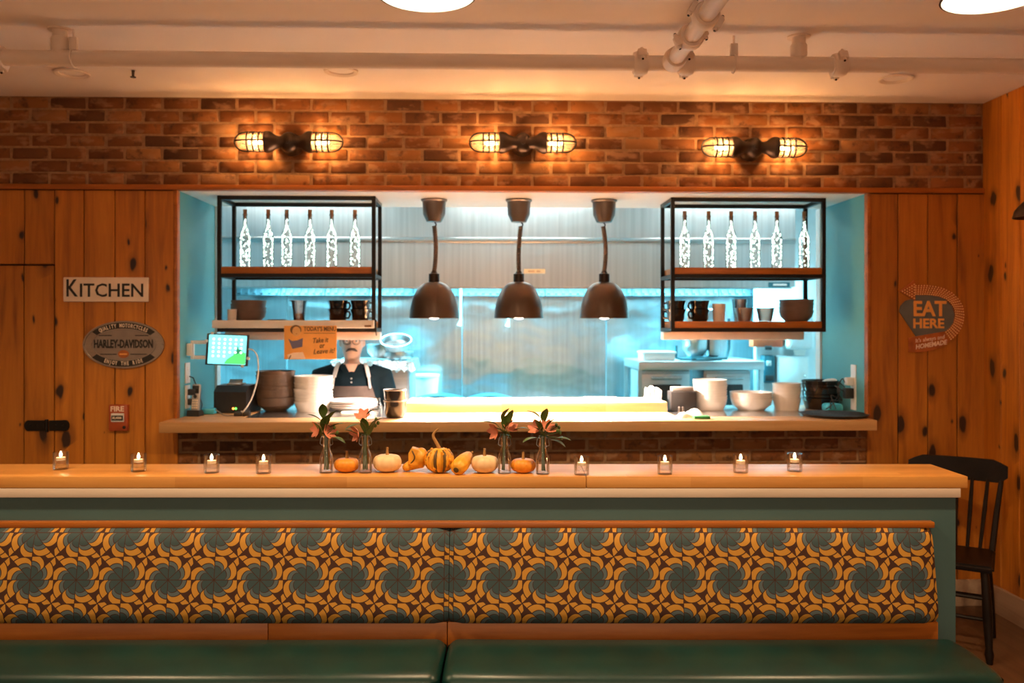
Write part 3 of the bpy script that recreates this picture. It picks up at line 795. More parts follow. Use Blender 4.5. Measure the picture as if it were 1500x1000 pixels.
ho = MB().tube([(-0.20, 0, 0.12), (-0.20, 0, 0.02), (-0.16, -0.02, 0.012), (0.0, -0.13, 0.012), (0.20, -0.06, 0.02), (0.235, 0, 0.10), (0.24, 0.02, 0.34)], 0.013, 8).build('rubber_hose', 'tealdark', None, mx.location)
tag(ho, 'dark teal rubber hose curled around the stand mixer', 'hose')

# right-hand kitchen wall things
yw = 2.6
kw2 = struct(MB().box(P(1108, 500, yw).x, KX1, yw, yw + 0.08, 0, KZ).build('wall_kitchen_partition', 'kwhite'))
p0 = P(1137, 521, yw - 0.08); p1 = P(1184, 580, yw - 0.08)
wc = thing('wall_cabinet', 'white electrical cabinet with flat door on kitchen partition', 'cabinet', ((p0.x + p1.x) / 2, yw, p1.z))
hw = (p1.x - p0.x) / 2; hh = p0.z - p1.z
MB().box(-hw, hw, -0.10, 0.0, 0, hh, bevel=0.006).build('body', 'kwhite', wc)
d = MB().box(-hw + 0.015, hw - 0.015, -0.112, -0.10, 0.015, hh - 0.015, bevel=0.004).build('door', 'wplastic', wc)
MB().ball((hw - 0.04, -0.116, hh * 0.5), 0.012, 8, 6).build('latch', 'steel', d)
p0 = P(1117, 520, yw - 0.1); p1 = P(1136, 561, yw - 0.1)
sd = thing('soap_dispenser', 'dark teal soap dispenser on partition beside white cabinet', 'dispenser', ((p0.x + p1.x) / 2, yw, p1.z))
hw = (p1.x - p0.x) / 2 - 0.004; hh = p0.z - p1.z
MB().box(-hw, hw, -0.11, 0, 0, hh, bevel=0.022, seg=3).build('body', 'tealdark', sd)
MB().box(-hw * 0.5, hw * 0.3, -0.118, -0.108, hh * 0.62, hh * 0.80, bevel=0.004).build('window', 'wplastic', sd)
MB().box(-hw * 0.7, hw * 0.7, -0.125, -0.10, 0.02, 0.07, bevel=0.006).build('push_bar', 'dark', sd)
p0 = P(1102, 488, yw - 0.1); p1 = P(1146, 508, yw - 0.1)
rb = thing('first_aid_box', 'red box mounted high on kitchen partition under right rack', 'box', ((p0.x + p1.x) / 2, yw, p1.z))
hw = (p1.x - p0.x) / 2
MB().box(-hw, hw, -0.12, 0, 0, 0.19, bevel=0.008).build('body', 'red', rb)
MB().box(-hw - 0.003, hw + 0.003, -0.123, 0.0, 0.135, 0.145).build('lid_seam', 'dark', rb)
MB().box(-0.03, 0.03, -0.135, -0.12, -0.025, 0.01, bevel=0.004).build('catch', 'dark', rb)
p0 = P(1150, 488, yw - 0.1); p1 = P(1190, 512, yw - 0.1)
pd = thing('paper_dispenser', 'pale rounded towel dispenser on kitchen partition beside red box', 'dispenser', ((p0.x + p1.x) / 2, yw, p1.z))
hw = (p1.x - p0.x) / 2 
MB().box(-hw, hw, -0.16, 0, 0, 0.30, bevel=0.04, seg=3).build('body', 'kwhite', pd)
MB().prism([(-0.03, -0.05), (0.05, -0.05), (0.07, 0.01), (-0.05, 0.01)], -0.10, -0.095, 'xz').build('paper_end', 'paper', pd)

# ------------------------------------------------------------------ hanging shelf racks
def rack(pxl, pxr, name_side, yf=0.18, yb=0.50, rail=False):
    pl = P(pxl, 400, yf); pr = P(pxr, 400, yf)
    z_bot = P(750, 486, yf).z; z_mid = P(750, 391, yf).z
    r = thing('hanging_rack', 'black iron hanging shelf rack %s' % name_side, 'shelf rack', ((pl.x + pr.x) / 2, yf, z_bot), group='hanging racks')
    hw = (pr.x - pl.x) / 2; t = 0.022; dy = yb - yf; hz = Z_OPEN - z_bot
    for sx in (-1, 1):
        for yy in (0.011, dy - 0.011):
            MB().box(sx * (hw - t / 2) - t / 2, sx * (hw - t / 2) + t / 2, yy - t / 2, yy + t / 2, 0, hz).build('post', 'black', r)
    for zz, nm in ((0.0, 'bottom_frame'), (z_mid - z_bot - 0.062, 'shelf_frame'), (hz - t - 0.001, 'top_frame')):
        b = MB()
        for yy in (0.011, dy - 0.011): b.box(-hw + t, hw - t, yy - t / 2, yy + t / 2, zz, zz + t)
        for sx in (-1, 1): b.box(sx * (hw - t / 2) - t / 2, sx * (hw - t / 2) + t / 2, t, dy - t, zz, zz + t)
        b.build(nm, 'black', r)
    for zz in (t, z_mid - z_bot - 0.040):
        MB().box(-hw + 0.023, hw - 0.023, 0.002, dy - 0.002, zz + 0.0005, zz + 0.040, bevel=0.002).build('shelf', 'shelfwood', r)
    MB().box(-hw - (0.02 if rail else 0.0), hw - (0.0 if rail else 0.05), dy - 0.10, dy - 0.01, -0.05, -0.002, bevel=0.004).build('warmer_strip', 'white', r)
    if rail:
        MB().box(-hw - 0.022, hw - 0.005, -0.028, -0.002, 0.022, 0.068, bevel=0.005).build('ticket_rail', 'white', r)
        MB().box(hw - 0.06, hw - 0.02, -0.0295, -0.028, 0.028, 0.040).build('rail_print', 'brownprint', r)
        MB().tube([(hw + 0.004, -0.004, 0.07), (hw + 0.004, -0.010, 0.0), (hw + 0.004, 0.01, -0.02)], 0.004, 6).build('rail_hook', 'black', r)
    return r, z_bot + t + 0.0405, z_mid
rl, zlo, zmid = rack(318, 550, 'over the counter, with white ticket rail on its front', rail=True)
rr_, _, _ = rack(983, 1210, 'over the counter, wooden bottom shelf showing')

# lit bottles
def bottle_meshes():
    b = MB().lathe([(0.0, 0.004), (0.034, 0.004), (0.036, 0.012), (0.036, 0.185), (0.030, 0.215), (0.016, 0.245), (0.0135, 0.26), (0.0135, 0.315), (0.016, 0.316), (0.016, 0.325), (0.0115, 0.325), (0.011, 0.26)], 20)
    g = b.mesh('bottle_glass', 'glass')
    b = MB().lathe([(0.0, 0.300), (0.0105, 0.300), (0.0125, 0.326), (0.014, 0.352), (0.0, 0.353)], 12)
    return g, b.mesh('cork', 'cork')
BG, BC = bottle_meshes()
def fairy_mesh(seed):
    rr = random.Random(seed); b = MB(); w = []
    for k in range(46):
        z = 0.015 + 0.275 * k / 45
        rad = 0.029 if z < 0.19 else max(0.006, 0.029 - (z - 0.19) * 0.42)
        a = rr.uniform(0, 2 * PI)
        p = (rad * math.cos(a), rad * math.sin(a), z); w.append(p)
        b.ball(p, rr.uniform(0.0035, 0.0064), 6, 4)
    l = b.mesh('fairy_lights', 'fairy')
    return l, MB().tube(w, 0.0012, 4).mesh('light_wire', 'wire')
FM = [fairy_mesh(k) for k in range(4)]
ORD = ['first', 'second', 'third', 'fourth', 'fifth', 'sixth']
for pxs, side, flip in (((359, 393, 420, 454, 486, 520), 'rack with ticket rail', False), ((1003, 1038, 1071, 1106, 1138, 1178), 'rack with wooden bottom shelf', True)):
    for i, px in enumerate(pxs):
        k = (5 - i) if flip else i
        o = thing('lit_bottle', '%s fairy-light bottle from the teal wall, %s' % (ORD[k], side), 'bottle', (P(px, 390, 0.31).x, 0.31, zmid - 0.0005), random.uniform(0, 6), 'corked bottles filled with fairy lights')
        o.scale = (0.88, 0.88, 0.985)
        link('bottle_glass', BG, o); link('cork', BC, o)
        l, wv = FM[(i + (2 if flip else 0)) % 4]
        f = link('fairy_lights', l, o); f['kind'] = 'stuff'
        link('light_wire', wv, o)
# crockery on the bottom shelves
def stack(name, prof, m, n, px, Yc, z, pitch, label, cat, group, seg=32, jit=0.003, tops=None):
    me = MB().lathe(prof, seg).mesh(name, m)
    x = P(px, 500, Yc).x
    for k in range(n):
        lab = label if n == 1 else '%s, %s' % (label, 'at the bottom' if k == 0 else ('on top' if k == n - 1 else '%s up' % (['', 'second', 'third', 'fourth', 'fifth', 'sixth', 'seventh', 'eighth', 'ninth', 'tenth'][k])))
        o = link(name, me, None, (x + random.uniform(-jit, jit), Yc + random.uniform(-jit, jit), z + k * pitch), (0, 0, random.uniform(0, 6)))
        tag(o, lab, cat, group)
def px2m(n, Y): return n / F * (Y + 5)
zsh = zlo
# left rack
stack('shelf_bowl', closed_bowl(0.105, 0.062, 0.62), 'greyware', 4, 364, 0.36, zsh, 0.021, 'taupe bowl in the stack on ticket-rail rack', 'bowl', 'taupe bowls on the racks')
o = tag(MB().lathe([(0.0, 0.0), (0.024, 0.0), (0.028, 0.07), (0.026, 0.07), (0.022, 0.006), (0.0, 0.006)], 20).build('small_cup', 'ceramic', None, (P(340, 460, 0.235).x, 0.235, zsh)), 'small white cup before the taupe bowls on rack', 'cup')
cupprof = [(0.0, 0.003), (0.032, 0.003), (0.044, 0.118), (0.048, 0.118), (0.048, 0.123), (0.044, 0.124), (0.0425, 0.118), (0.031, 0.0), (0.0, 0.0)]
o = thing('deli_container', 'clear plastic container with brown contents on ticket-rail rack', 'container', (P(438, 460, 0.30).x, 0.30, zsh))
MB().lathe(cupprof, 24).build('plastic_cup', 'cup', o); MB().lathe([(0.0, 0.005), (0.031, 0.005), (0.035, 0.045), (0.0, 0.045)], 20).build('contents', 'label', o)
mugprof = [(0.0, 0.0), (0.042, 0.0), (0.050, 0.012), (0.053, 0.045), (0.061, 0.072), (0.057, 0.072), (0.049, 0.045), (0.045, 0.014), (0.0, 0.010)]
def mug(px, Yc, z, lab, group, hand=0):
    o = thing('dark_mug', lab, 'mug', (P(px, 460, Yc).x, Yc, z), hand, group)
    MB().lathe(mugprof, 28).build('mug_body', 'blackware', o)
    MB().tube([(0.050, 0, 0.058), (0.075, 0, 0.058), (0.082, 0, 0.040), (0.072, 0, 0.020), (0.050, 0, 0.018)], 0.006, 8).build('handle', 'blackware', o)
for px, nm in ((495, 'beside the clear container'), (528, 'next to the rack post')):
    for k, w_ in enumerate(('lower', 'upper')):
        mug(px, 0.32, zsh + k * 0.052, '%s glossy black mug %s on ticket-rail rack' % (w_, nm), 'black mugs on the racks', R(-20 if px < 500 else 25))
o = tag(MB().box(-0.05, 0.05, -0.03, 0.03, 0, 0.012, bevel=0.003).build('dark_card', 'dark', None, (P(406, 467, 0.25).x, 0.25, zsh)), 'small dark flat case between bowls and clear container', 'case')
# right rack
for px, nm in ((990, 'next to the rack post'), (1025, 'beside the white cup')):
    for k, w_ in enumerate(('lower', 'upper')):
        mug(px, 0.32, zsh + k * 0.052, '%s glossy black mug %s on wooden-shelf rack' % (w_, nm), 'black mugs on the racks', R(160 if px < 1000 else 200))
o = tag(MB().lathe([(0.0, 0.0), (0.034, 0.0), (0.040, 0.105), (0.037, 0.105), (0.031, 0.006), (0.0, 0.006)], 24).build('white_cup', 'ceramic', None, (P(1053, 460, 0.26).x, 0.26, zsh)), 'tall white cup beside black mugs on the wooden-shelf rack', 'cup')
stack('plastic_cup', cupprof, 'cup', 2, 1083, 0.38, zsh, 0.012, 'tall clear plastic cup behind the pink cup', 'cup', 'clear plastic cups')
for px, lab in ((1090, 'squat frosted plastic cup beside the tall white cup'), (1121, 'squat frosted plastic cup next to taupe bowls')):
    o = tag(MB().lathe([(0.0, 0.003), (0.038, 0.003), (0.053, 0.075), (0.057, 0.075), (0.056, 0.08), (0.051, 0.078), (0.036, 0.0), (0.0, 0.0)], 24).build('frosted_cup', M['frost'] if 'frost' in M else 'cup', None, (P(px, 460, 0.25).x, 0.25, zsh)), lab, 'cup')
stack('shelf_bowl', closed_bowl(0.104, 0.066, 0.62), 'greyware', 4, 1166, 0.34, zsh, 0.022, 'taupe bowl in the stack on wooden-shelf rack', 'bowl', 'taupe bowls on the racks')

# ------------------------------------------------------------------ heat lamps
def heat_lamp(px, i, lab):
    Yc = 0.30
    x = P(px, 400, Yc).x
    o = thing('heat_lamp', lab, 'heat lamp', (x, Yc, Z_OPEN), group='dome heat lamps over the counter')
    zr = P(px, 466, Yc).z - Z_OPEN; zt_ = P(px, 413, Yc).z - Z_OPEN; zs = P(px, 401, Yc).z - Z_OPEN
    MB().lathe([(0.0, -0.002), (0.078, -0.002), (0.078, -0.010), (0.070, -0.016), (0.066, -0.09), (0.045, -0.135), (0.0, -0.138)], 28).build('canopy', 'lampgrey', o)
    pts = []
    top = -0.138; n = 260; turns = 26
    off = (0.0, 0.012, -0.006)[i]
    for k in range(n + 1):
        t = k / n; a = 2 * PI * turns * t
        sway = math.sin(PI * t) * 0.010 * (1, -0.6, 1.2)[i] + off * (1 - t) 
        pts.append((sway + 0.010 * math.cos(a), 0.010 * math.sin(a), top - 0.02 + (zs + 0.03 - top) * t))
    MB().tube([(off, 0, top + 0.006), (off + 0.012, 0, top - 0.01), pts[0]], 0.0045, 6).build('cord_end', 'black', o)
    MB().tube(pts, 0.0052, 5).build('coiled_cord', 'cord', o)
    MB().lathe([(0.0, zs + 0.022), (0.012, zs + 0.022), (0.022, zs + 0.004), (0.032, zs), (0.032, zt_ - 0.002), (0.0, zt_ - 0.002)], 20).build('socket_cap', 'bronze', o)
    h = zt_ - zr
    prof = []; inn = []
    for k in range(13):
        t = k / 12
        rr = 0.032 + (0.146 - 0.032) * (math.sin(t * PI / 2) ** 0.85)
        prof.append((rr, zt_ - h * (1 - math.cos(t * PI / 2)) ** 0.9 if k else zt_))
        inn.append((rr - 0.004, prof[-1][1] - 0.002))
    prof[-1] = (0.147, zr); inn[-1] = (0.142, zr)
    sh = MB().lathe([(0.001, zt_)] + prof + inn[::-1] + [(0.001, zt_ - 0.003)], 40)
    sh.build('dome_shade', 'lampbrown', o)
    MB().ball((0, 0, zr + 0.046), (0.058, 0.058, 0.052), 18, 10).build('bulb', 'heatbulb', o)
    light('heat_light', 'SPOT', (0, 0, zr - 0.022), HEAT_W, (1.0, 0.80, 0.68), 0.05, (0, 0, 0), spot=R(150), blend=0.7, parent=o)
heat_lamp(636, 0, 'brown dome heat lamp hanging beside the ticket-rail rack')
heat_lamp(760, 1, 'brown dome heat lamp hanging between two matching lamps')
heat_lamp(885, 2, 'brown dome heat lamp hanging beside the wooden-shelf rack')

# ------------------------------------------------------------------ wall sconces
def sconce(px, py, tilt, lab):
    p = P(px, py, -0.10)
    o = thing('cage_sconce', lab, 'wall lamp', (p.x, 0.0, p.z), group='double caged sconces on the brick')
    MB().lathe([(0.0, 0.0), (0.062, 0.0), (0.064, 0.012), (0.052, 0.03), (0.046, 0.05), (0.0, 0.052)], 24, T=Matrix.Translation((0, -0.012, 0)) @ Matrix.Rotation(PI / 2, 4, 'X')).build('back_plate', 'bronze', o)
    MB().ball((0, -0.095, 0), (0.052, 0.045, 0.056), 20, 12).build('junction_box', 'bronze', o)
    MB().lathe([(0.0, 0.0), (0.012, 0.0), (0.012, 0.008), (0.0, 0.010)], 12, T=Matrix.Translation((0, -0.139, -0.005)) @ Matrix.Rotation(PI / 2, 4, 'X')).build('cover_screw', 'bronze', o)
    for s in (-1, 1):
        T = Matrix.Translation((0, -0.10, 0)) @ Matrix.Rotation(s * PI / 2, 4, 'Y')   # local z runs outwards
        MB().lathe([(0.0, 0.02), (0.036, 0.02), (0.032, 0.05), (0.038, 0.07), (0.054, 0.092), (0.060, 0.108), (0.060, 0.126), (0.053, 0.132), (0.0, 0.132)], 24, T=T).build('collar', 'bronze', o)
        g = MB().lathe([(0.041, 0.128), (0.042, 0.22), (0.039, 0.25), (0.028, 0.275), (0.0, 0.285)], 24, T=T, cap=False).build('jar_glass', 'sglass', o)
        b = MB()
        for k in range(4):
            a = k * PI / 2
            pts = [T @ Vector((0.052 * math.cos(a), 0.052 * math.sin(a), z)) for z in (0.12, 0.16, 0.20, 0.235)]
            pts += [T @ Vector((0.052 * math.cos(q) * math.cos(a), 0.052 * math.cos(q) * math.sin(a), 0.235 + 0.060 * math.sin(q))) for q in (0.3, 0.6, 0.9, 1.2, 1.5)]
            b.tube(pts, 0.0046, 6)
        for z in (0.155, 0.187, 0.219):
            b.tube([T @ Vector((0.0535 * math.cos(t * PI / 12), 0.0535 * math.sin(t * PI / 12), z)) for t in range(24)], 0.0044, 6, closed=True)
        b.build('wire_cage', 'black', o)
        bu = MB().lathe([(0.0, 0.132), (0.013, 0.132), (0.014, 0.15), (0.024, 0.175), (0.027, 0.195), (0.022, 0.214), (0.0, 0.223)], 16, T=T).build('bulb', 'glass', o)
        b = MB()
        for k in range(5):
            a = k * 2 * PI / 5
            b.tube([T @ Vector((0.010 * math.cos(a), 0.010 * math.sin(a), 0.15)), T @ Vector((0.013 * math.cos(a + 0.4), 0.013 * math.sin(a + 0.4), 0.20))], 0.0028, 5)
        b.build('filament', 'filament', bu)
        light('sconce_light', 'POINT', T @ Vector((0, 0, 0.18)), SCONCE_W, WARM, 0.014, parent=o)
sconce(423, 208, 0, 'double caged bronze sconce on brick over the ticket-rail rack')
sconce(766, 209, 0, 'double caged bronze sconce on brick over the heat lamps')
sconce(1105, 216, 0, 'double caged bronze sconce on brick over the wooden-shelf rack')

# ------------------------------------------------------------------ ceiling pipes and fittings
YP = -1.14
ZP = P(750, 91, YP).z; RP = 0.034
pp = thing('sprinkler_pipe', 'pale painted pipe running along under the ceiling with branch and clamps', 'pipe', (0, YP, ZP))
MB().tube([(-3.4, 0, 0), (X_CORNER - 0.01, 0, 0)], RP, 20).build('main_pipe', 'pipe', pp)
def coupling(T, nm='coupling', r=RP):
    q = MB().lathe([(r * 0.98, -0.030), (r + 0.012, -0.030), (r + 0.018, -0.014), (r + 0.018, 0.014), (r + 0.012, 0.030), (r * 0.98, 0.030)], 22, T=T)
    for s in (-1, 1):
        q.box(s * (r + 0.020) - 0.014, s * (r + 0.020) + 0.014, -0.020, 0.020, -0.020, 0.020, T, bevel=0.005)
        q.lathe([(0.0, -0.030), (0.009, -0.030), (0.009, 0.030), (0.0, 0.030)], 6, T=T @ Matrix.Translation((s * (r + 0.022), 0, 0)) @ Matrix.Rotation(PI / 2, 4, 'X'))
    c = q.build(nm, 'pipe', pp)
    for s in (-1, 1): MB().lathe([(0.0, -0.034), (0.005, -0.034), (0.005, 0.034), (0.0, 0.034)], 6, T=T @ Matrix.Translation((s * (r + 0.022), 0, 0)) @ Matrix.Rotation(PI / 2, 4, 'X')).build('clamp_bolt', 'bronze', c)
RX = Matrix.Rotation(PI / 2, 4, 'Y')
for px in (-4, 938, 1005, 1229):
    coupling(Matrix.Translation((P(px, 92, YP).x, 0, 0)) @ RX @ Matrix.Rotation(R(60), 4, 'Z'))
xb_ = P(984, 95, YP).x
MB().tube([(xb_, 0, 0), (xb_, -1.9, 0.0)], RP * 1.0, 20).build('branch_pipe', 'pipe', pp)
MB().lathe([(RP, 0.0), (RP + 0.014, 0.0), (RP + 0.016, 0.04), (RP + 0.010, 0.075), (RP, 0.075)], 22, T=Matrix.Translation((xb_, -0.03, 0)) @ Matrix.Rotation(PI / 2, 4, 'X')).build('tee_collar', 'pipe', pp)
for yy, a in ((-0.36, 20), (-0.60, -30), (-1.05, 40)):
    coupling(Matrix.Translation((xb_, yy, 0)) @ Matrix.Rotation(PI / 2, 4, 'X') @ Matrix.Rotation(R(a), 4, 'Z'))
DZ = Z_CEIL - ZP
for px in (88, 1170):
    x = P(px, 70, YP).x
    MB().tube([(x, 0, 0), (x, 0, DZ)], 0.030, 18).build('riser', 'pipe', pp)
    MB().lathe([(0.033, RP - 0.002), (0.036, RP + 0.004), (0.036, RP + 0.05), (0.033, RP + 0.055)], 18, (x, 0, 0)).build('riser_socket', 'pipe', pp)
    MB().lathe([(0.0, DZ - 0.006), (0.05, DZ - 0.006), (0.05, DZ), (0.0, DZ)], 20, (x, 0, 0)).build('riser_flange', 'pipe', pp)
for px in (108, 1075):
    x = P(px, 70, YP).x
    h = MB().tube([(x, 0.0, RP + 0.03), (x, 0.0, DZ)], 0.005, 8).build('hanger_rod', 'pipe', pp)
    MB().box(x - 0.016, x + 0.016, -0.012, 0.012, RP, RP + 0.055, bevel=0.003).build('hanger_clevis', 'pipe', pp)
    MB().tube([(x, (RP + 0.004) * math.cos(t * PI / 12), (RP + 0.004) * math.sin(t * PI / 12)) for t in range(24)], 0.0045, 6, closed=True).build('hanger_ring', 'pipe', pp)
for i, (px, py) in enumerate(((105, 106), (500, 103), (1312, 114))):
    p = onZ(px, py, Z_CEIL)
    o = tag(MB().lathe([(0.075, 0.0), (0.085, -0.002), (0.085, -0.010), (0.078, -0.012), (0.062, -0.006), (0.060, 0.0), (0.075, 0.0)], 32, cap=False).build('ceiling_ring', 'pipe', None, (p.x, p.y, Z_CEIL - 0.0005)),
        ['round pale ceiling trim ring beside the pipe riser over plank wall', 'round pale ceiling trim ring above the ticket-rail rack', 'round pale ceiling trim ring close to right plank wall'][i], 'ceiling ring', 'ceiling trim rings')
p = onZ(195, 103, Z_CEIL)
sp_ = thing('ceiling_sprinkler', 'tiny brass sprinkler head on ceiling near the brick', 'sprinkler', (p.x, p.y, Z_CEIL))
MB().lathe([(0.0, -0.03), (0.006, -0.03), (0.008, 0.0), (0.014, 0.0), (0.0, 0.0)], 10).build('stem', 'bronze', sp_)
MB().lathe([(0.0, -0.036), (0.014, -0.036), (0.014, -0.032), (0.0, -0.030)], 12).build('deflector', 'bronze', sp_)

# ------------------------------------------------------------------ pendants
def pendant(px, d, pyc, rad, lab):
    z = 1.6 + (HORIZON - pyc) / F * d
    pos = CAM + RT * ((px - 750) / F * d) + FW * d; pos.z = z
    o = thing('dome_pendant', lab, 'pendant lamp', (pos.x, pos.y, Z_CEIL), group='dome pendants over the seating')
    zz = z - Z_CEIL
    pr = [(0.03, zz + 0.15), (0.05, zz + 0.145), (rad * 0.72, zz + 0.095), (rad * 0.95, zz + 0.03), (rad + 0.006, zz), (rad, zz - 0.001)]
    inn = [(rad * 0.93, zz + 0.028), (rad * 0.70, zz + 0.089), (0.05, zz + 0.138), (0.03, zz + 0.142)]
    MB().lathe([(0.0, zz + 0.15)] + pr, 40, cap=False).build('outer_shade', 'bronze', o)
    MB().lathe([(rad, zz - 0.001)] + inn + [(0.0, zz + 0.142)], 40, cap=False).build('shade_lining', 'shadein', o)
    MB().tube([(0, 0, zz + 0.145), (0, 0, -0.012)], 0.007, 8).build('stem', 'bronze', o)
    MB().lathe([(0.0, -0.022), (0.05, -0.022), (0.06, 0.0), (0.0, 0.0)], 20).build('ceiling_canopy', 'bronze', o)
    MB().ball((0, 0, zz + 0.062), (0.036, 0.036, 0.045), 16, 10).build('bulb', 'pbulb', o)
    light('pendant_light', 'SPOT', (0, 0, zz + 0.008), PEND_W, (1.0, 0.66, 0.36), 0.06, spot=R(160), blend=0.6, parent=o)
    light('pendant_glow', 'POINT', (0, 0, zz + 0.055), 1.6, (1.0, 0.72, 0.42), 0.04, parent=o)
    return o
pendant(625, 2.6, -7, 0.140, 'dome pendant lamp glowing white over the bar middle')
pendant(1456, 2.6, -4, 0.140, 'dome pendant lamp glowing white near right plank wall')
pendant(-206, 2.6, -7, 0.140, 'dome pendant lamp over the bar toward the plank door')
def fill_pendant_at(x, y, lab):  # unseen pendants added behind the camera to light planks and bench frontally
    o = pendant(750, 2.6, -7, 0.140, lab); o.location.x = x; o.location.y = y
for i, x in enumerate((-2.0, -0.3, 1.0)):
    fill_pendant_at(x, -5.9, ['added fill pendant in unseen back row toward the plank door', 'added fill pendant in the middle of unseen back row', 'added fill pendant in unseen back row toward right wall'][i])

# ------------------------------------------------------------------ signs on the planks
yS = -0.0195
p0 = P(94, 406, yS); p1 = P(219, 442, yS)
ks = thing('kitchen_sign', 'cream wooden sign reading KITCHEN on pine planks', 'sign', ((p0.x + p1.x) / 2, yS, (p0.z + p1.z) / 2))
hw = (p1.x - p0.x) / 2; hh = (p0.z - p1.z) / 2
MB().box(-hw, hw, -0.014, 0, -hh, hh, bevel=0.006).build('sign_board', 'signcream', ks)
lettering('K', 0.135, 'ink', ks, (-hw + 0.046, -0.0150, 0.003), bold=0.0015, fit=0.062)
lettering('ITCHEN', 0.104, 'ink', ks, (0.032, -0.0150, -0.008), bold=0.0012, fit=0.345)

p = P(182, 504.5, yS)
hs = thing('oval_sign', 'oval chrome motorcycle sign with black lettering on pine planks', 'sign', (p.x, yS, p.z))
A = 0.222; B = 0.131
def ell(a, b, n=64): return [(a * math.cos(2 * PI * k / n), b * math.sin(2 * PI * k / n)) for k in range(n)]
def ering(a, b, a2, b2, y0, y1, n=64, t0=0.0, t1=2 * PI):
    m = MB(); full = abs(t1 - t0 - 2 * PI) < 1e-6
    cnt = n if full else n + 1
    vs = []
    for k in range(cnt):
        t = t0 + (t1 - t0) * k / n
        c_, s_ = math.cos(t), math.sin(t)
        vs += [(a * c_, y1, b * s_), (a * c_, y0, b * s_), (a2 * c_, y0, b2 * s_), (a2 * c_, y1, b2 * s_)]
    fs = []
    for k in range(n):
        i, j = 4 * k, 4 * ((k + 1) % cnt)
        for q in range(4): fs.append((i + q, j + q, j + (q + 1) % 4, i + (q + 1) % 4))
    if not full: fs += [(0, 1, 2, 3), (4 * n + 3, 4 * n + 2, 4 * n + 1, 4 * n)]
    m._add(vs, fs); return m
MB().prism(ell(A, B), -0.008, 0, 'xz').build('sign_plate', 'chrome', hs)
ering(A, B, A * 0.955, B * 0.945, -0.013, -0.008).build('outer_rim', 'chrome', hs)
ering(A * 0.945, B * 0.93, A * 0.78, B * 0.66, -0.0095, -0.008, t0=R(35), t1=R(145)).build('dark_band', 'ink', hs)
ering(A * 0.945, B * 0.93, A * 0.78, B * 0.66, -0.0095, -0.008, t0=R(215), t1=R(325)).build('dark_band', 'ink', hs)
MB().prism(ell(A * 0.79, B * 0.67), -0.010, -0.008, 'xz').build('inner_panel', 'signgrey', hs)
ering(A * 0.80, B * 0.685, A * 0.775, B * 0.65, -0.012, -0.010).build('inner_rim', 'chrome', hs)
lettering('HARLEY-DAVIDSON', 0.062, 'ink', hs, (0, -0.0113, 0.002), bold=0.0022, fit=0.322)
def arc_text(txt, size, a, b, t0, t1, top, parent, m):
    for k, ch in enumerate(txt):
        if ch == ' ': continue
        t = t0 + (t1 - t0) * (k + 0.5) / len(txt)
        x, z = a * math.cos(t), b * math.sin(t)
        tx, tz = -a * math.sin(t), b * math.cos(t)
        if top: tx, tz = -tx, -tz
        lettering(ch, size, m, parent, (x, -0.0108, z), bold=0.0008, sx=0.62, tilt=-math.atan2(tz, tx), name='letter')
arc_text('QUALITY MOTORCYCLES', 0.030, A * 0.855, B * 0.80, R(134), R(46), True, hs, 'letterlight')
arc_text('ENJOY THE RIDE', 0.030, A * 0.855, B * 0.80, R(236), R(304), False, hs, 'letterlight')
MB().prism(ell(0.030, 0.022, 24), -0.0118, -0.010, 'xz', Matrix.Translation((0, 0, -0.052))).build('emblem', 'rust', hs)
MB().box(-0.021, 0.021, -0.0126, -0.0118, -0.056, -0.049).build('emblem_bar', 'signorange', hs)
for s in (-1, 1):
    MB().box(s * 0.082 - 0.045, s * 0.082 + 0.045, -0.0112, -0.010, -0.056, -0.051).build('pinstripe', 'ink', hs)
    MB().box(s * 0.10 - 0.036, s * 0.10 + 0.036, -0.0112, -0.010, 0.048, 0.053).build('pinstripe', 'ink', hs)
    MB().ball((s * (A - 0.006), -0.012, 0), 0.005, 8, 6).build('screw', 'chrome', hs)

p0 = P(162, 592, yS); p1 = P(190, 630, yS)
fs_ = thing('fire_alarm_box', 'small red fire alarm pull box on planks below oval sign', 'alarm box', ((p0.x + p1.x) / 2, yS, (p0.z + p1.z) / 2))
hw = (p1.x - p0.x) / 2; hh = (p0.z - p1.z) / 2
MB().box(-hw, hw, -0.03, 0, -hh, hh, bevel=0.006).build('box_body', 'firered', fs_)
lettering('FIRE', 0.040, 'letterlight', fs_, (-0.004, -0.0312, hh - 0.024), bold=0.0008, fit=0.072)
MB().box(-hw + 0.016, hw - 0.018, -0.036, -0.030, -0.022, 0.026, bevel=0.004).build('pull_bar', 'wplastic', fs_)
MB().box(-hw + 0.020, hw - 0.022, -0.0385, -0.036, -0.014, 0.014, bevel=0.001).build('pull_label', 'ink', fs_)
lettering('ALARM', 0.018, 'letterlight', fs_, (-0.002, -0.0397, 0.0), bold=0.0004, fit=0.05)
MB().ball((hw - 0.018, -0.031, -hh + 0.02), 0.009, 10, 6).build('key_lock', 'ink', fs_)

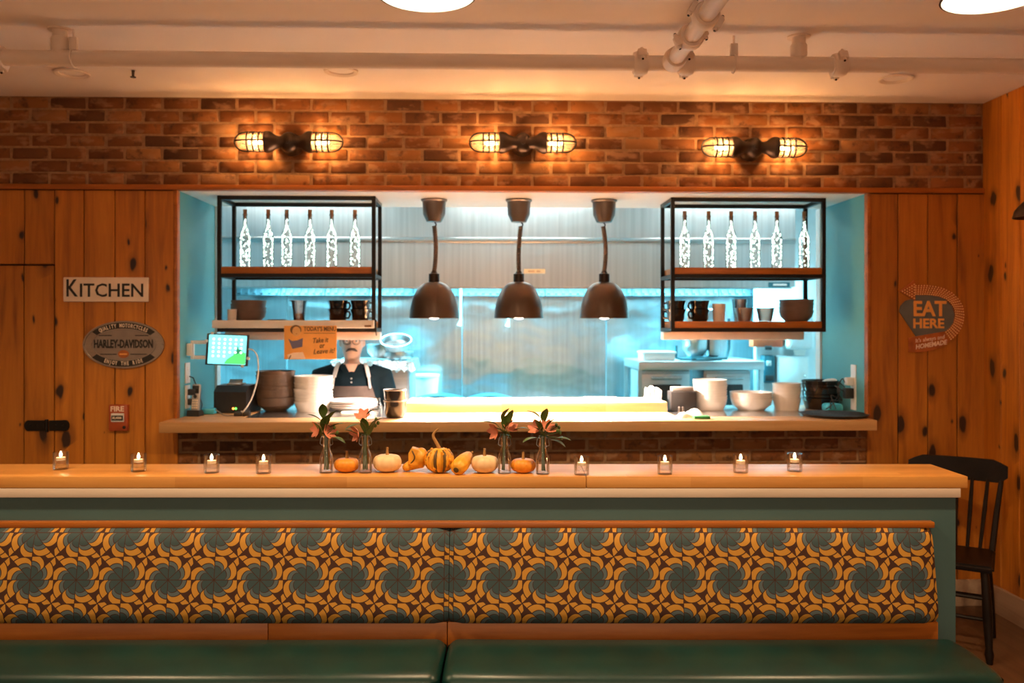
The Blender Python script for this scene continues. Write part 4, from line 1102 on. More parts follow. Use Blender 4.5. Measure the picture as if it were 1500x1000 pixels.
# arrow sign EAT HERE
p = P(1365, 463, yS)
es = thing('arrow_sign', 'retro arrow sign reading EAT HERE with dotted orange arrow on planks', 'sign', (p.x, yS, p.z))
k = 5.02 / F / 7.69                                   # 1 px of the 1000 px crop in metres
def ep(x, y): return ((x - 500) * k, (485 - y) * k)
slate = [ep(*q) for q in ((190, 310), (270, 290), (300, 245), (520, 250), (640, 290), (720, 370), (755, 470), (735, 560), (690, 620), (640, 655), (310, 712), (120, 430), (135, 370))]
MB().prism(slate, -0.010, -0.001, 'xz').build('slate_panel', 'slate', es)
outer = [(300, 130), (420, 128), (520, 140), (620, 165), (720, 215), (800, 290), (848, 380), (860, 470), (850, 560), (815, 640), (765, 705), (710, 755)]
inner = [(640, 655), (690, 620), (735, 560), (752, 470), (738, 400), (700, 340), (640, 292), (560, 262), (480, 250), (400, 248), (300, 248)]
arrow = [ep(*q) for q in [(125, 205), (285, 80), (300, 130)] + outer[1:] + inner + [(295, 310)]]
MB().prism(arrow, -0.016, -0.001, 'xz').build('arrow_band', 'rust', es)
ban = [ep(*q) for q in ((225, 735), (310, 712), (640, 655), (710, 755), (660, 800), (560, 850), (440, 882), (320, 892), (228, 890))]
MB().prism(ban, -0.013, -0.001, 'xz').build('banner', 'rust', es)
def interp(pts, t):
    L = [0]
    for a, b_ in zip(pts, pts[1:]): L.append(L[-1] + math.hypot(b_[0] - a[0], b_[1] - a[1]))
    d = t * L[-1]
    for i in range(len(pts) - 1):
        if d <= L[i + 1] + 1e-9:
            u = (d - L[i]) / (L[i + 1] - L[i]); return (pts[i][0] + (pts[i + 1][0] - pts[i][0]) * u, pts[i][1] + (pts[i + 1][1] - pts[i][1]) * u)
    return pts[-1]
inn = inner[::-1]
b = MB()
def dot(x, y):
    q = ep(x, y); b.lathe([(0.0, 0.0035), (0.0032, 0.003), (0.0045, 0.0)], 8, T=Matrix.Translation((q[0], -0.016, q[1])) @ Matrix.Rotation(PI / 2, 4, 'X'))
for c in range(33):
    t = c / 32
    po = interp(outer, t); pi_ = interp(inn, t)
    for r_ in range(5):
        f = 0.10 + 0.20 * r_
        dot(po[0] + (pi_[0] - po[0]) * f, po[1] + (pi_[1] - po[1]) * f)
for c in range(6):
    x = 148 + c * 27; n_ = c + 1
    for r_ in range(n_):
        dot(x, 205 + (r_ - (n_ - 1) / 2) * 30 * (1.0 if c < 5 else 1.05))
d_ = b.build('bulb_dots', 'bulbdot', es); d_['kind'] = 'stuff'
q = ep(462, 408); lettering('EAT', 0.118, 'signorange', es, (q[0], -0.0112, q[1]), bold=0.0035, fit=0.190)
q = ep(450, 572); lettering('HERE', 0.075, 'signorange', es, (q[0], -0.0112, q[1]), bold=0.0022, fit=0.178)
q = ep(462, 742); lettering("It's always and", 0.032, 'letterlight', es, (q[0], -0.0142, q[1]), shear=0.2, tilt=R(-8), fit=0.17)
q = ep(475, 808); lettering('HOMEMADE', 0.036, 'letterlight', es, (q[0], -0.0142, q[1]), bold=0.0008, shear=0.25, tilt=R(-9), fit=0.185)

# menu board hung from the ticket rail
ym = 0.142
p0 = P(416, 477, ym); p1 = P(493, 526, ym)
ms = thing('menu_board', 'orange menu board with cartoon cook hung from the ticket rail', 'sign', ((p0.x + p1.x) / 2, ym + 0.004, (p0.z + p1.z) / 2))
hw = (p1.x - p0.x) / 2; hh = (p0.z - p1.z) / 2
MB().box(-hw, hw, -0.004, 0.004, -hh, hh, bevel=0.003).build('board', 'signorange', ms)
def mp_(x, y): return ((x - 361) / 505 * 2 * hw, (255 - y) / 316 * 2 * hh)
def mpoly(nm, pts, m, dy=0.0):
    MB().prism([mp_(*q) for q in pts], -0.0052 - dy, -0.004, 'xz').build(nm, m, ms)
cir = lambda cx, cy, r, ry=None: [(cx + r * math.cos(2 * PI * t / 20), cy + (ry or r) * math.sin(2 * PI * t / 20)) for t in range(20)]
mpoly('printed_hair', cir(222, 135, 54, 46), 'brownprint')
mpoly('printed_face', cir(228, 150, 40, 46), 'skinprint', 0.0004)
mpoly('printed_collar', [(150, 218), (185, 240), (235, 235), (290, 212), (285, 295), (190, 315)], 'violet')
mpoly('printed_apron', [(140, 370), (200, 350), (290, 345), (315, 405), (150, 408)], 'signcream')
mpoly('printed_spoon', [(150, 410), (172, 372), (180, 378), (162, 410)], 'brownprint', 0.0008)
mpoly('printed_smile', [(218, 170), (240, 170), (229, 176)], 'rust', 0.0008)
q = mp_(455, 128); lettering("TODAY'S MENU", 0.036, 'brownprint', ms, (q[0], -0.0056, q[1]), bold=0.0008, fit=0.185)
mpoly('printed_rule', [(300, 165), (600, 165), (600, 169), (300, 169)], 'brownprint')
for tx, x, y_, ft in (('Take it', 455, 235, 0.088), ('or', 470, 285, 0.03), ('Leave it!', 490, 338, 0.125)):
    q = mp_(x, y_); lettering(tx, 0.040, 'brownprint', ms, (q[0], -0.0056, q[1]), shear=0.3, bold=0.0004, tilt=R(-4), fit=ft)

# ------------------------------------------------------------------ bar and banquette (square to the room's seating)
D0 = 3.2
bo = CAM + FW * D0; bo.z = 0
def BX(px, d=D0): return (px - 750) / F * d
def BZ(py, d=D0): return 1.6 - (py - HORIZON) / F * d
ZB = BZ(697.5)                                         # bar top surface
bar = thing('bar_counter', 'long maple-topped bar ledge with teal panel behind the banquette', 'bar', bo, -YAW)
XE = BX(1418); XL = -2.75
xs = BX(859)
ZT = ZB - 0.043
YB = 0.285
MB().box(XL, xs - 0.0008, 0, YB, ZT, ZB, bevel=0.003).build('top_board', 'bartop', bar)
MB().box(xs + 0.0008, XE, 0, YB, ZT, ZB, bevel=0.003).build('top_board', 'bartop', bar)
MB().box(XL, XE - 0.025, 0.0012, YB - 0.02, ZT - 0.034, ZT, bevel=0.002).build('apron_board', 'apron', bar)
MB().box(XL, XE - 0.035, 0.020, YB - 0.03, 0.0, ZT - 0.034).build('teal_panel', 'barpanel', bar)
bq = thing('banquette', 'patterned banquette bench with green vinyl seat along the bar', 'bench', bo, -YAW)
zr1 = BZ(765, 3.18); zr0 = BZ(774, 3.18)
XBE = BX(1371, 3.18)
MB().box(XL, XBE, -0.014, 0.0195, zr0, zr1, bevel=0.004).build('top_rail', 'rail', bq)
zc1 = zr0; zc0 = BZ(914, 3.12)
def backrest(xa, xb, pxc):
    cx = BX(pxc, 3.13); cz = BZ(849, 3.13)
    hgt = zc1 - zc0; n = 14
    def prof(t):                                       # t: 0 bottom .. 1 top, y of the face
        yy = -0.082 + 0.055 * t
        e = min(t, 1 - t)
        bulge = 0.028 * min(1, math.sqrt(max(0, 1 - (1 - min(1, e / 0.16)) ** 2)))
        return yy - bulge + 0.012
    b = MB(); nx = max(8, int((xb - xa) / 0.05))
    grid = []
    for i in range(nx + 1):
        u = i / nx; x = xa + (xb - xa) * u
        e = min(x - xa, xb - x)
        pin = 0.022 * (1 - min(1, math.sqrt(max(0.0, 1 - (1 - min(1, e / 0.030)) ** 2))))
        grid.append([b.bm.verts.new((x - cx, prof(j / n) + pin, zc0 + hgt * j / n - cz)) for j in range(n + 1)])
    bk = [[b.bm.verts.new((x - cx, 0.0195, zc0 + hgt * j - cz)) for j in (0, 1)] for x in (xa, xb)]
    for i in range(nx):
        for j in range(n): b.bm.faces.new((grid[i][j], grid[i + 1][j], grid[i + 1][j + 1], grid[i][j + 1]))
    b.bm.faces.new([grid[i][n] for i in range(nx + 1)] + [bk[1][1], bk[0][1]])
    b.bm.faces.new([grid[i][0] for i in range(nx, -1, -1)] + [bk[0][0], bk[1][0]])
    b.bm.faces.new([grid[0][j] for j in range(n, -1, -1)] + [bk[0][0], bk[0][1]])
    b.bm.faces.new([grid[nx][j] for j in range(n + 1)] + [bk[1][1], bk[1][0]])
    b.bm.faces.new((bk[0][0], bk[0][1], bk[1][1], bk[1][0]))
    b.build('backrest', 'fabric', bq, (cx, 0, cz), angle=60)
xm = BX(657, 3.12)
backrest(XL, xm - 0.001, 515.5)
backrest(xm + 0.001, BX(1377, 3.12), 798.5)
zl0 = BZ(950, 3.15)
xr = [XL, BX(392, 3.14), BX(655, 3.14), BX(1376, 3.14)]
for a, b_ in zip(xr, xr[1:]):
    MB().box(a + 0.001, b_ - 0.001, -0.055, 0.0195, zl0 - 0.06, zc0 - 0.001, bevel=0.003).build('lower_rail', 'rail', bq)
ZSEAT = BZ(934, 3.13)
def seat(xa, xb):
    b = MB()
    yb_, yf_ = -0.056, -0.415
    b.box(xa, xb, yf_, yb_, ZSEAT - 0.12, ZSEAT)
    bmesh.ops.subdivide_edges(b.bm, edges=b.bm.edges[:], cuts=5, use_grid_fill=True)
    for v in b.bm.verts:
        u = (v.co.x - xa) / (xb - xa); t = (v.co.y - yf_) / (yb_ - yf_)
        if v.co.z > ZSEAT - 0.01: v.co.z += 0.012 * math.sin(PI * t)
    bmesh.ops.bevel(b.bm, geom=[e for e in b.bm.edges if len(e.link_faces) == 2 and e.calc_face_angle() > 1.0], offset=0.040, segments=5, affect='EDGES', profile=0.5)
    return b.build('seat_cushion', 'vinyl', bq, angle=60)
xsm = BX(652, 3.0)
seat(XL, xsm - 0.002); seat(xsm + 0.002, BX(1398, 3.13))
MB().box(XL, BX(1390, 3.13), -0.385, 0.0195, 0.09, ZSEAT - 0.121, bevel=0.004).build('seat_base', 'rail', bq)
MB().box(XL, BX(1385, 3.13), -0.33, 0.0195, 0.0, 0.09).build('toe_kick', 'dark', bq)

# ------------------------------------------------------------------ on the pass counter, tablet end
ZC = Z_CNT
# tablet on a wall arm
yt = 0.12
pc_ = P(333, 512, yt)
tb = thing('wall_tablet', 'tablet with bright home screen held on a wall arm', 'tablet', pc_, rot=(R(-4), R(2.5), R(4)))
tw, thh = 0.119, 0.090
MB().box(-tw, tw, 0, 0.010, -thh, thh, bevel=0.004).build('tablet_body', 'dark', tb)
MB().box(-tw + 0.014, tw - 0.014, -0.0012, 0.0, -thh + 0.007, thh - 0.007).build('screen', 'screen', tb)
hill = [(0.0, -0.055), (0.02, -0.040), (0.035, -0.030), (0.04, -0.008), (0.052, -0.002), (0.055, 0.022), (0.060, 0.022), (0.063, 0.004), (0.078, 0.004), (0.090, -0.012), (0.104, -0.016), (0.104, -0.080), (-0.015, -0.080)]
MB().prism(hill, -0.0020, -0.0012, 'xz').build('screen_hill', 'screengreen', tb)
MB().prism([(0.04, -0.01), (0.052, -0.002), (0.055, 0.022), (0.060, 0.022), (0.063, 0.004), (0.078, 0.004), (0.075, -0.015), (0.05, -0.025)], -0.0024, -0.002, 'xz').build('screen_castle', 'screendark', tb)
b = MB()
for r_ in range(5):
    for c in range(6):
        if r_ == 4 and c > 2: continue
        b.lathe([(0.0, 0.0006), (0.0075, 0.0)], 10, T=Matrix.Translation((-0.078 + c * 0.031, -0.0024, 0.058 - r_ * 0.024)) @ Matrix.Rotation(PI / 2, 4, 'X'))
b.build('screen_icons', 'icon', tb)
for x_, z_ in ((-tw + 0.03, thh), (tw - 0.03, -thh), (tw, -0.045), (-tw, 0.045)):
    MB().box(x_ - 0.008, x_ + 0.008, -0.008, 0.014, z_ - 0.008, z_ + 0.008, bevel=0.003).build('clamp_claw', 'wplastic', tb)
am = thing('tablet_arm', 'white folding wall arm holding the tablet', 'wall arm', (X_L, yt + 0.03, pc_.z))
MB().box(0.0, 0.03, -0.03, 0.03, -0.035, 0.035, bevel=0.006).build('wall_bracket', 'wplastic', am)
dx = pc_.x - X_L
for zz in (0.042, -0.045):
    MB().box(0.022, dx - 0.02, -0.008, 0.008, zz - 0.010, zz + 0.010, bevel=0.003).build('arm_bar', 'wplastic', am)
MB().box(0.018, 0.036, -0.012, 0.012, -0.055, 0.052, bevel=0.004).build('arm_pivot', 'wplastic', am)
MB().box(dx - 0.03, dx + 0.03, -0.014, 0.003, -0.06, 0.06, bevel=0.006).build('mount_plate', 'wplastic', am)
# outlets on the teal reveal
for i, (py0, py1) in enumerate(((531, 561), (564, 598))):
    p0 = onX(274, py0, X_L); p1 = onX(274, py1, X_L)
    o = thing('wall_outlet', ['white wall plate on teal reveal under the tablet arm', 'white outlet plate on teal reveal behind the handset'][i], 'outlet', (X_L, p0.y, (p0.z + p1.z) / 2))
    hh = (p0.z - p1.z) / 2
    MB().box(0, 0.006, -0.038, 0.038, -hh, hh, bevel=0.002).build('cover_plate', 'wplastic', o)
    for s in (-1, 1): MB().box(0.006, 0.009, -0.016, 0.016, s * 0.026 - 0.014, s * 0.026 + 0.014, bevel=0.002).build('socket', 'wplastic', o)
    if i == 1:
        for s in (-1, 1): MB().box(0.009, 0.055, -0.02, 0.02, s * 0.028 - 0.018, s * 0.028 + 0.018, bevel=0.004).build('plug', 'dark', o)
# handset
p = onZ(286, 609, ZC)
ph = thing('cordless_phone', 'cordless phone handset standing in its charging cradle on counter', 'phone', (p.x, p.y, ZC), R(-8))
MB().prism([(-0.032, 0), (0.032, 0), (0.032, 0.018), (0.012, 0.034), (-0.028, 0.034)], -0.036, 0.036, 'yz').build('cradle', 'dark', ph)
hT = Matrix.Translation((0, 0.0, 0.022)) @ Matrix.Rotation(R(-8), 4, 'X')
hs_ = MB().box(-0.024, 0.024, -0.012, 0.014, 0, 0.160, hT, bevel=0.008).build('handset', 'silver', ph)
MB().box(-0.020, 0.020, -0.0135, -0.011, 0.105, 0.150, hT, bevel=0.003).build('earpiece', 'dark', hs_)
MB().box(-0.017, 0.017, -0.0145, -0.013, 0.108, 0.132, hT).build('display', 'darkglass', hs_)
b = MB()
for r_ in range(4):
    for c in range(3): b.box(-0.016 + c * 0.012, -0.008 + c * 0.012, -0.0140, -0.0115, 0.020 + r_ * 0.014, 0.029 + r_ * 0.014, hT)
b.build('keypad', 'letterlight', hs_)
MB().lathe([(0.0, 0.0), (0.011, 0.0), (0.010, 0.003), (0.0, 0.004)], 14, T=hT @ Matrix.Translation((0, -0.011, 0.088)) @ Matrix.Rotation(PI / 2, 4, 'X')).build('nav_button', 'dark', hs_)
o = MB().tube([onX(275, 551, X_L) + Vector((0.008, 0, 0)), P(283, 553, 0.12), P(287, 563, 0.13), Vector((p.x + 0.02, p.y + 0.06, ZC + 0.06)), Vector((p.x + 0.01, p.y + 0.05, ZC + 0.005))], 0.003, 6).build('phone_cord', 'dark')
tag(o, 'thin dark cord from wall plate down to the phone cradle', 'cord')
# receipt printer
yq = 0.36
p0 = P(316, 600, yq - 0.09).x; p1 = P(366, 600, yq - 0.09).x
pr_ = thing('receipt_printer', 'boxy black receipt printer with green light on counter', 'printer', ((p0 + p1) / 2, yq, ZC), R(-8))
hw = (p1 - p0) / 2
MB().prism([(-0.10, 0), (0.12, 0), (0.12, 0.15), (0.05, 0.165), (-0.06, 0.160), (-0.10, 0.125)], -hw, hw, 'yz').build('printer_body', 'dark', pr_)
MB().box(-hw * 0.45, hw * 0.45, -0.05, 0.03, 0.162, 0.172, bevel=0.003).build('paper_slot', 'silver', pr_)
MB().prism([(-0.03, 0.170), (-0.022, 0.170), (0.00, 0.195), (-0.006, 0.195)], -hw * 0.4, hw * 0.4, 'yz').build('receipt_paper', 'silver', pr_)
for dx_, m in ((0.020, 'ledred'), (0.036, 'ledgreen')):
    MB().ball((dx_, -0.101, 0.028), 0.0065, 8, 6).build('status_light', m, pr_)
# hub and cable
p = onZ(355, 609, ZC)
hb = thing('charger_hub', 'small black charger block on the counter edge', 'charger', (p.x, p.y, ZC))
MB().box(-0.045, 0.0, -0.016, 0.016, 0, 0.024, bevel=0.004).build('block', 'dark', hb)
MB().box(0.004, 0.045, -0.018, 0.016, 0, 0.028, bevel=0.004).build('block', 'dark', hb)
MB().box(-0.002, 0.006, -0.008, 0.008, 0.006, 0.018).build('joint', 'silver', hb)
cbp = [P(364, 511, 0.115), P(371, 513, 0.115), P(377, 522, 0.115), P(378.5, 540, 0.10), P(376, 560, 0.08), P(368, 585, 0.06), P(357, 602, 0.04), Vector((p.x - 0.005, p.y, ZC + 0.026))]
def smooth(pts, n=6):
    pts = [Vector(q) for q in pts]; out = []
    for i in range(len(pts) - 1):
        a, b_, c, d = pts[max(i - 1, 0)], pts[i], pts[i + 1], pts[min(i + 2, len(pts) - 1)]
        for j in range(n):
            t = j / n
            out.append(0.5 * ((2 * b_) + (c - a) * t + (2 * a - 5 * b_ + 4 * c - d) * t * t + (3 * b_ - a - 3 * c + d) * t ** 3))
    return out + [pts[-1]]
tag(MB().tube(smooth(cbp), 0.0042, 8).build('charging_cable', 'wplastic'), 'white charging cable looping from tablet down to the charger', 'cable')
o = MB().tube(smooth([Vector((p.x - 0.04, p.y + 0.018, ZC + 0.005)), P(330, 608, 0.08), P(322, 604, 0.12), P(316, 600, 0.16)], 5), 0.0035, 6).build('grey_cable', 'silver')
o.location.z = 0.0
tag(o, 'grey cable lying on counter behind the charger block', 'cable')
tag(MB().box(-0.05, 0.05, -0.03, 0.03, 0, 0.035, bevel=0.012).build('blue_wrapper', 'bluebag', None, (P(302, 604, 0.2).x, 0.22, ZC)), 'crumpled pale blue wrapper on the counter between phone and printer', 'wrapper')

# stacks of dishes
Yd = 0.42
zc = ZC - 0.001
def plate_prof(r, h, t=0.005): return [(0.0, t), (r * 0.58, t), (r * 0.80, h * 0.55), (r - 0.003, h), (r, h - 0.002), (r * 0.82, h * 0.40), (r * 0.60, 0.0), (0.0, 0.0)]
stack('dark_bowl', closed_bowl(0.118, 0.085, 0.52), 'stoneware', 8, 404, Yd, zc, 0.0225, 'dark brown bowl in the tall counter stack', 'bowl', 'dark brown bowls stacked on the counter', jit=0.004)
stack('white_bowl', closed_bowl(0.117, 0.062, 0.82), 'ceramic', 9, 459, Yd, zc, 0.0188, 'white bowl in the stack before the cook', 'bowl', 'white bowls stacked before the cook', jit=0.002)
stack('white_plate', plate_prof(0.15, 0.03), 'ceramic', 4, 517, 0.45, zc, 0.011, 'wide white plate in the low stack before the cook', 'plate', 'wide white plates before the cook')
p = onZ(523, 607, ZC)
tag(MB().box(-0.09, 0.09, -0.05, 0.05, 0, 0.016, bevel=0.006).build('folded_napkin', 'paper', None, (p.x, p.y, ZC), (0, 0, 0.15)), 'folded white napkin on the counter before wide plates', 'napkin')
# dark tumblers
p = onZ(578, 612, ZC)
tp = [(0.0, 0.0), (0.046, 0.0), (0.058, 0.02), (0.060, 0.075), (0.064, 0.095), (0.060, 0.096), (0.055, 0.07), (0.052, 0.02), (0.0, 0.012)]
for k, lab in enumerate(('lower dark glossy cup of the pair near the ledge end', 'upper dark glossy cup of the pair near the ledge end')):
    o = thing('dark_cup', lab, 'cup', (p.x, p.y + 0.02, ZC + 0.060 * k), 0, 'dark cups by the ledge')
    MB().lathe(tp, 28).build('cup_body', 'blackware', o)
    MB().tube([(0.0625 * math.cos(t * PI / 14), 0.0625 * math.sin(t * PI / 14), 0.0955) for t in range(28)], 0.003, 6, closed=True).build('rim', 'silver', o)
# crystal-like glass beside the cups
p = onZ(553, 609, ZC)
tag(MB().lathe([(0.0, 0.0), (0.022, 0.0), (0.024, 0.06), (0.014, 0.08), (0.014, 0.10), (0.011, 0.10), (0.011, 0.08), (0.020, 0.06), (0.0, 0.006)], 12).build('glass_cruet', 'vaseglass', None, (p.x, p.y + 0.03, ZC)), 'small clear glass cruet beside the dark cups', 'cruet')

# napkins and papers on the ledge
zl = ZC + 0.060
for i, (px, wd, lab) in enumerate(((790, 0.16, 'flat stack of white order paper on the middle of ledge'), (880, 0.2, 'wide flat white paper sheet on ledge near napkins'))):
    tag(MB().box(-wd / 2, wd / 2, -0.09, 0.09, 0, 0.008 + 0.004 * i, bevel=0.002).build('order_paper', 'paper', None, (P(px, 590, 0.42).x, 0.42, zl), (0, 0, 0.08 - 0.14 * i)), lab, 'paper')
nb = thing('napkin_bundle', 'bundle of folded white napkins standing at the ledge end', 'napkins', (P(956, 588, 0.40).x, 0.40, zl))
for k in range(4):
    x_ = -0.035 + 0.022 * k
    MB().prism([(x_ - 0.010, 0), (x_ + 0.012, 0), (x_ + 0.004 + 0.004 * k, 0.085 - 0.012 * abs(k - 1)), (x_ - 0.003, 0.075)], -0.05, 0.05, 'xz').build('napkin', 'paper', nb)
# black caddy
bc = thing('black_caddy', 'square black napkin caddy on the counter beside white plates', 'caddy', (P(999, 600, 0.36).x, 0.36, zc))
MB().box(-0.078, 0.078, -0.05, 0.06, 0, 0.118, bevel=0.006).build('caddy_body', 'dark', bc)
b = MB()
b.box(-0.066, 0.066, -0.03, 0.04, 0.1185, 0.145, bevel=0.004)
b.build('napkin_block', 'silver', bc)
for k in range(2):
    pk = P(995 + 5 * k, 601, 0.29)
    tag(MB().lathe([(0.0, 0), (0.009, 0), (0.009, 0.02), (0.006, 0.03), (0.0, 0.032)], 10).build('sauce_pot', 'chrome', None, (pk.x, 0.285, zc)), ['tiny steel shaker before the caddy, beside napkins', 'tiny steel shaker before the caddy, beside cloth'][k], 'shaker')
stack('stack_plate', closed_bowl(0.105, 0.055, 0.80, 0.004), 'ceramic', 9, 1040, Yd, zc, 0.0162, 'white plate in the tall stack beside black caddy', 'plate', 'white plates beside the caddy', jit=0.002)
stack('wide_bowl', closed_bowl(0.128, 0.075, 0.60), 'ceramic', 3, 1100, 0.40, zc, 0.0175, 'wide white bowl in the low stack between plates and cups', 'bowl', 'wide white bowls on the counter')
stack('ramekin', closed_bowl(0.086, 0.075, 0.84, 0.003), 'ceramic', 5, 1152, 0.40, zc, 0.022, 'straight-sided white dish in the stack beside black pots', 'dish', 'white straight-sided dishes')
stack('black_crock', closed_bowl(0.112, 0.070, 0.80, 0.004), 'blackware', 6, 1202, 0.44, ZC, 0.0215, 'black ribbed crock in the stack by the right teal wall', 'crock', 'black crocks stacked on the counter', jit=0.004)
p = P(1218, 552, 0.44)
tag(MB().ball((0, 0, 0.026), (0.06, 0.04, 0.026), 16, 8).build('white_cloth', 'paper', None, (p.x, 0.44, ZC + 5 * 0.0215 + 0.028)), 'white balled cloth lying on the black crocks', 'cloth')
# round tray
p = onZ(1221, 609, ZC)
tag(MB().lathe([(0.0, 0.003), (0.165, 0.003), (0.185, 0.016), (0.190, 0.016), (0.170, 0.0), (0.0, 0.0)], 48).build('serving_tray', 'dark', None, (p.x, p.y - 0.01, ZC)), 'round black serving tray at the end of the counter', 'tray')
# sponge and cloth
p = onZ(1022, 613, ZC)
tag(MB().box(-0.045, 0.045, -0.03, 0.03, 0, 0.016, bevel=0.004).build('scrub_sponge', 'sponge', None, (p.x + 0.02, p.y, ZC)), 'green scrubbing sponge on the counter edge', 'sponge')
b = MB(); nn = 12
def hgt(u, v): return max(0.0, 0.055 * math.sin(PI * u) ** 0.7 * math.sin(PI * v) ** 0.6 * (0.75 + 0.35 * math.sin(7 * u + 4 * v)))
gg = [[b.bm.verts.new((-0.08 + 0.16 * i / nn, -0.05 + 0.1 * j / nn, hgt(i / nn, j / nn))) for j in range(nn + 1)] for i in range(nn + 1)]
for i in range(nn):
    for j in range(nn): b.bm.faces.new((gg[i][j], gg[i + 1][j], gg[i + 1][j + 1], gg[i][j + 1]))
lo = [b.bm.verts.new((x_, y_, 0)) for x_, y_ in ((-0.08, -0.05), (0.08, -0.05), (0.08, 0.05), (-0.08, 0.05))]
b.bm.faces.new(lo[::-1])
tag(b.build('bar_cloth', 'paper', None, (p.x - 0.02, p.y + 0.085, ZC), angle=80), 'rumpled white cloth behind the green sponge', 'cloth')
# outlet and charger on the right reveal
p0 = onX(1251, 534, X_R); p1 = onX(1251, 600, X_R)
o = thing('outlet_plate', 'tall white outlet plate on teal reveal behind black crocks', 'outlet', (X_R, p0.y, (p0.z + p1.z) / 2))
hh = (p0.z - p1.z) / 2
MB().box(-0.006, 0, -0.036, 0.036, -hh, hh, bevel=0.002).build('cover_plate', 'wplastic', o)
for zz in (0.03, -0.03): MB().box(-0.009, -0.006, -0.016, 0.016, zz - 0.014, zz + 0.014, bevel=0.002).build('socket', 'wplastic', o)
MB().box(-0.060, -0.009, -0.024, 0.024, -0.066, -0.004, bevel=0.005).build('black_adapter', 'dark', o)
MB().box(-0.050, -0.009, -0.022, 0.022, 0.012, 0.058, bevel=0.005).build('white_adapter', 'wplastic', o)
oy = p0.y; oz = (p0.z + p1.z) / 2
for k in range(3):
    rr = random.Random(k)
    pts = [(X_R - 0.055, oy, oz + 0.03 - 0.03 * k), (X_R - 0.08 - 0.02 * k, oy - 0.02, oz + 0.05 - 0.02 * k), (X_R - 0.10, oy - 0.02 * k, oz - 0.02), (X_R - 0.06 - 0.02 * k, oy + 0.03, oz - 0.08), (X_R - 0.12, oy + 0.04, oz - 0.05 - 0.03 * k), (X_R - 0.10 - 0.03 * k, oy + 0.02, ZC + 0.022)]
    tag(MB().tube(smooth(pts, 6), 0.003, 6).build('adapter_cord', 'dark'), ['black cord looping from the upper adapter', 'black cord looping from the middle of the adapters', 'black cord hanging lowest under the adapters'][k] + ' by the crocks', 'cord', 'tangled adapter cords')
tag(MB().box(-0.05, 0.05, -0.05, 0.05, 0, 0.05, bevel=0.018, seg=3).build('blue_pouch', 'bluebag', None, (X_R - 0.09, oy + 0.10, ZC)), 'pale blue pouch under the adapter cords', 'pouch')

# ------------------------------------------------------------------ the cook
def remeshed(b, name, m, voxel, parent, smooth_it=4):
    me = b.mesh('tmp', m); o = bpy.data.objects.new('tmp', me); COL.objects.link(o)
    rm = o.modifiers.new('r', 'REMESH'); rm.mode = 'VOXEL'; rm.voxel_size = voxel; rm.use_smooth_shade = True
    sm = o.modifiers.new('s', 'SMOOTH'); sm.iterations = smooth_it; sm.factor = 0.5
    bpy.context.view_layer.update()
    me2 = bpy.data.meshes.new_from_object(o.evaluated_get(bpy.context.evaluated_depsgraph_get()))
    bpy.data.objects.remove(o)
    me2.name = name
    if not me2.materials: me2.materials.append(M[m])
    me2.polygons.foreach_set('use_smooth', [True] * len(me2.polygons))
    return link(name, me2, parent)
YK = 0.98
pk = P(516, 500, YK)
ZE = P(516, 499, YK).z                                # eye level
pn = thing('person', 'cook with moustache and glasses in dark shirt and brown apron', 'person', (pk.x, YK, 0), R(6))
k = ZE / 1.50
def ring(cx, cy, z, rx, ry, n=20): return [(cx + rx * math.cos(2 * PI * t / n), cy + ry * math.sin(2 * PI * t / n), z) for t in range(n)]
hc = ZE                                                # eye height, -y is forward
body = MB()
body.loft([ring(0, 0.0, 0.78, 0.15, 0.10), ring(0, 0, 0.92, 0.165, 0.11), ring(0, -0.005, 1.05, 0.155, 0.105), ring(0, -0.01, 1.18, 0.175, 0.115), ring(0, -0.005, hc - 0.235, 0.19, 0.10), ring(0, 0.0, hc - 0.185, 0.13, 0.075), ring(0, 0.005, hc - 0.15, 0.062, 0.060)])
body.loft([ring(0, 0.005, hc - 0.20, 0.058, 0.058), ring(0, 0.0, hc - 0.13, 0.054, 0.056), ring(0, -0.005, hc - 0.06, 0.056, 0.06)])
head = [(-0.118, 0.030, 0.034, -0.048), (-0.105, 0.046, 0.052, -0.038), (-0.085, 0.058, 0.070, -0.026), (-0.055, 0.066, 0.083, -0.014), (-0.02, 0.071, 0.090, -0.006), (0.02, 0.075, 0.094, 0.0), (0.06, 0.075, 0.094, 0.004), (0.09, 0.064, 0.080, 0.006), (0.112, 0.040, 0.05, 0.008)]
body.loft([ring(0, cy, hc + z, rx, ry, 24) for z, rx, ry, cy in head])
body.ball((0, -0.100, hc - 0.030), (0.014, 0.020, 0.018)); body.ball((0, -0.094, hc - 0.010), (0.009, 0.014, 0.026))
body.ball((0, -0.088, hc - 0.071), (0.024, 0.012, 0.008)); body.ball((0, -0.088, hc - 0.082), (0.019, 0.011, 0.007))
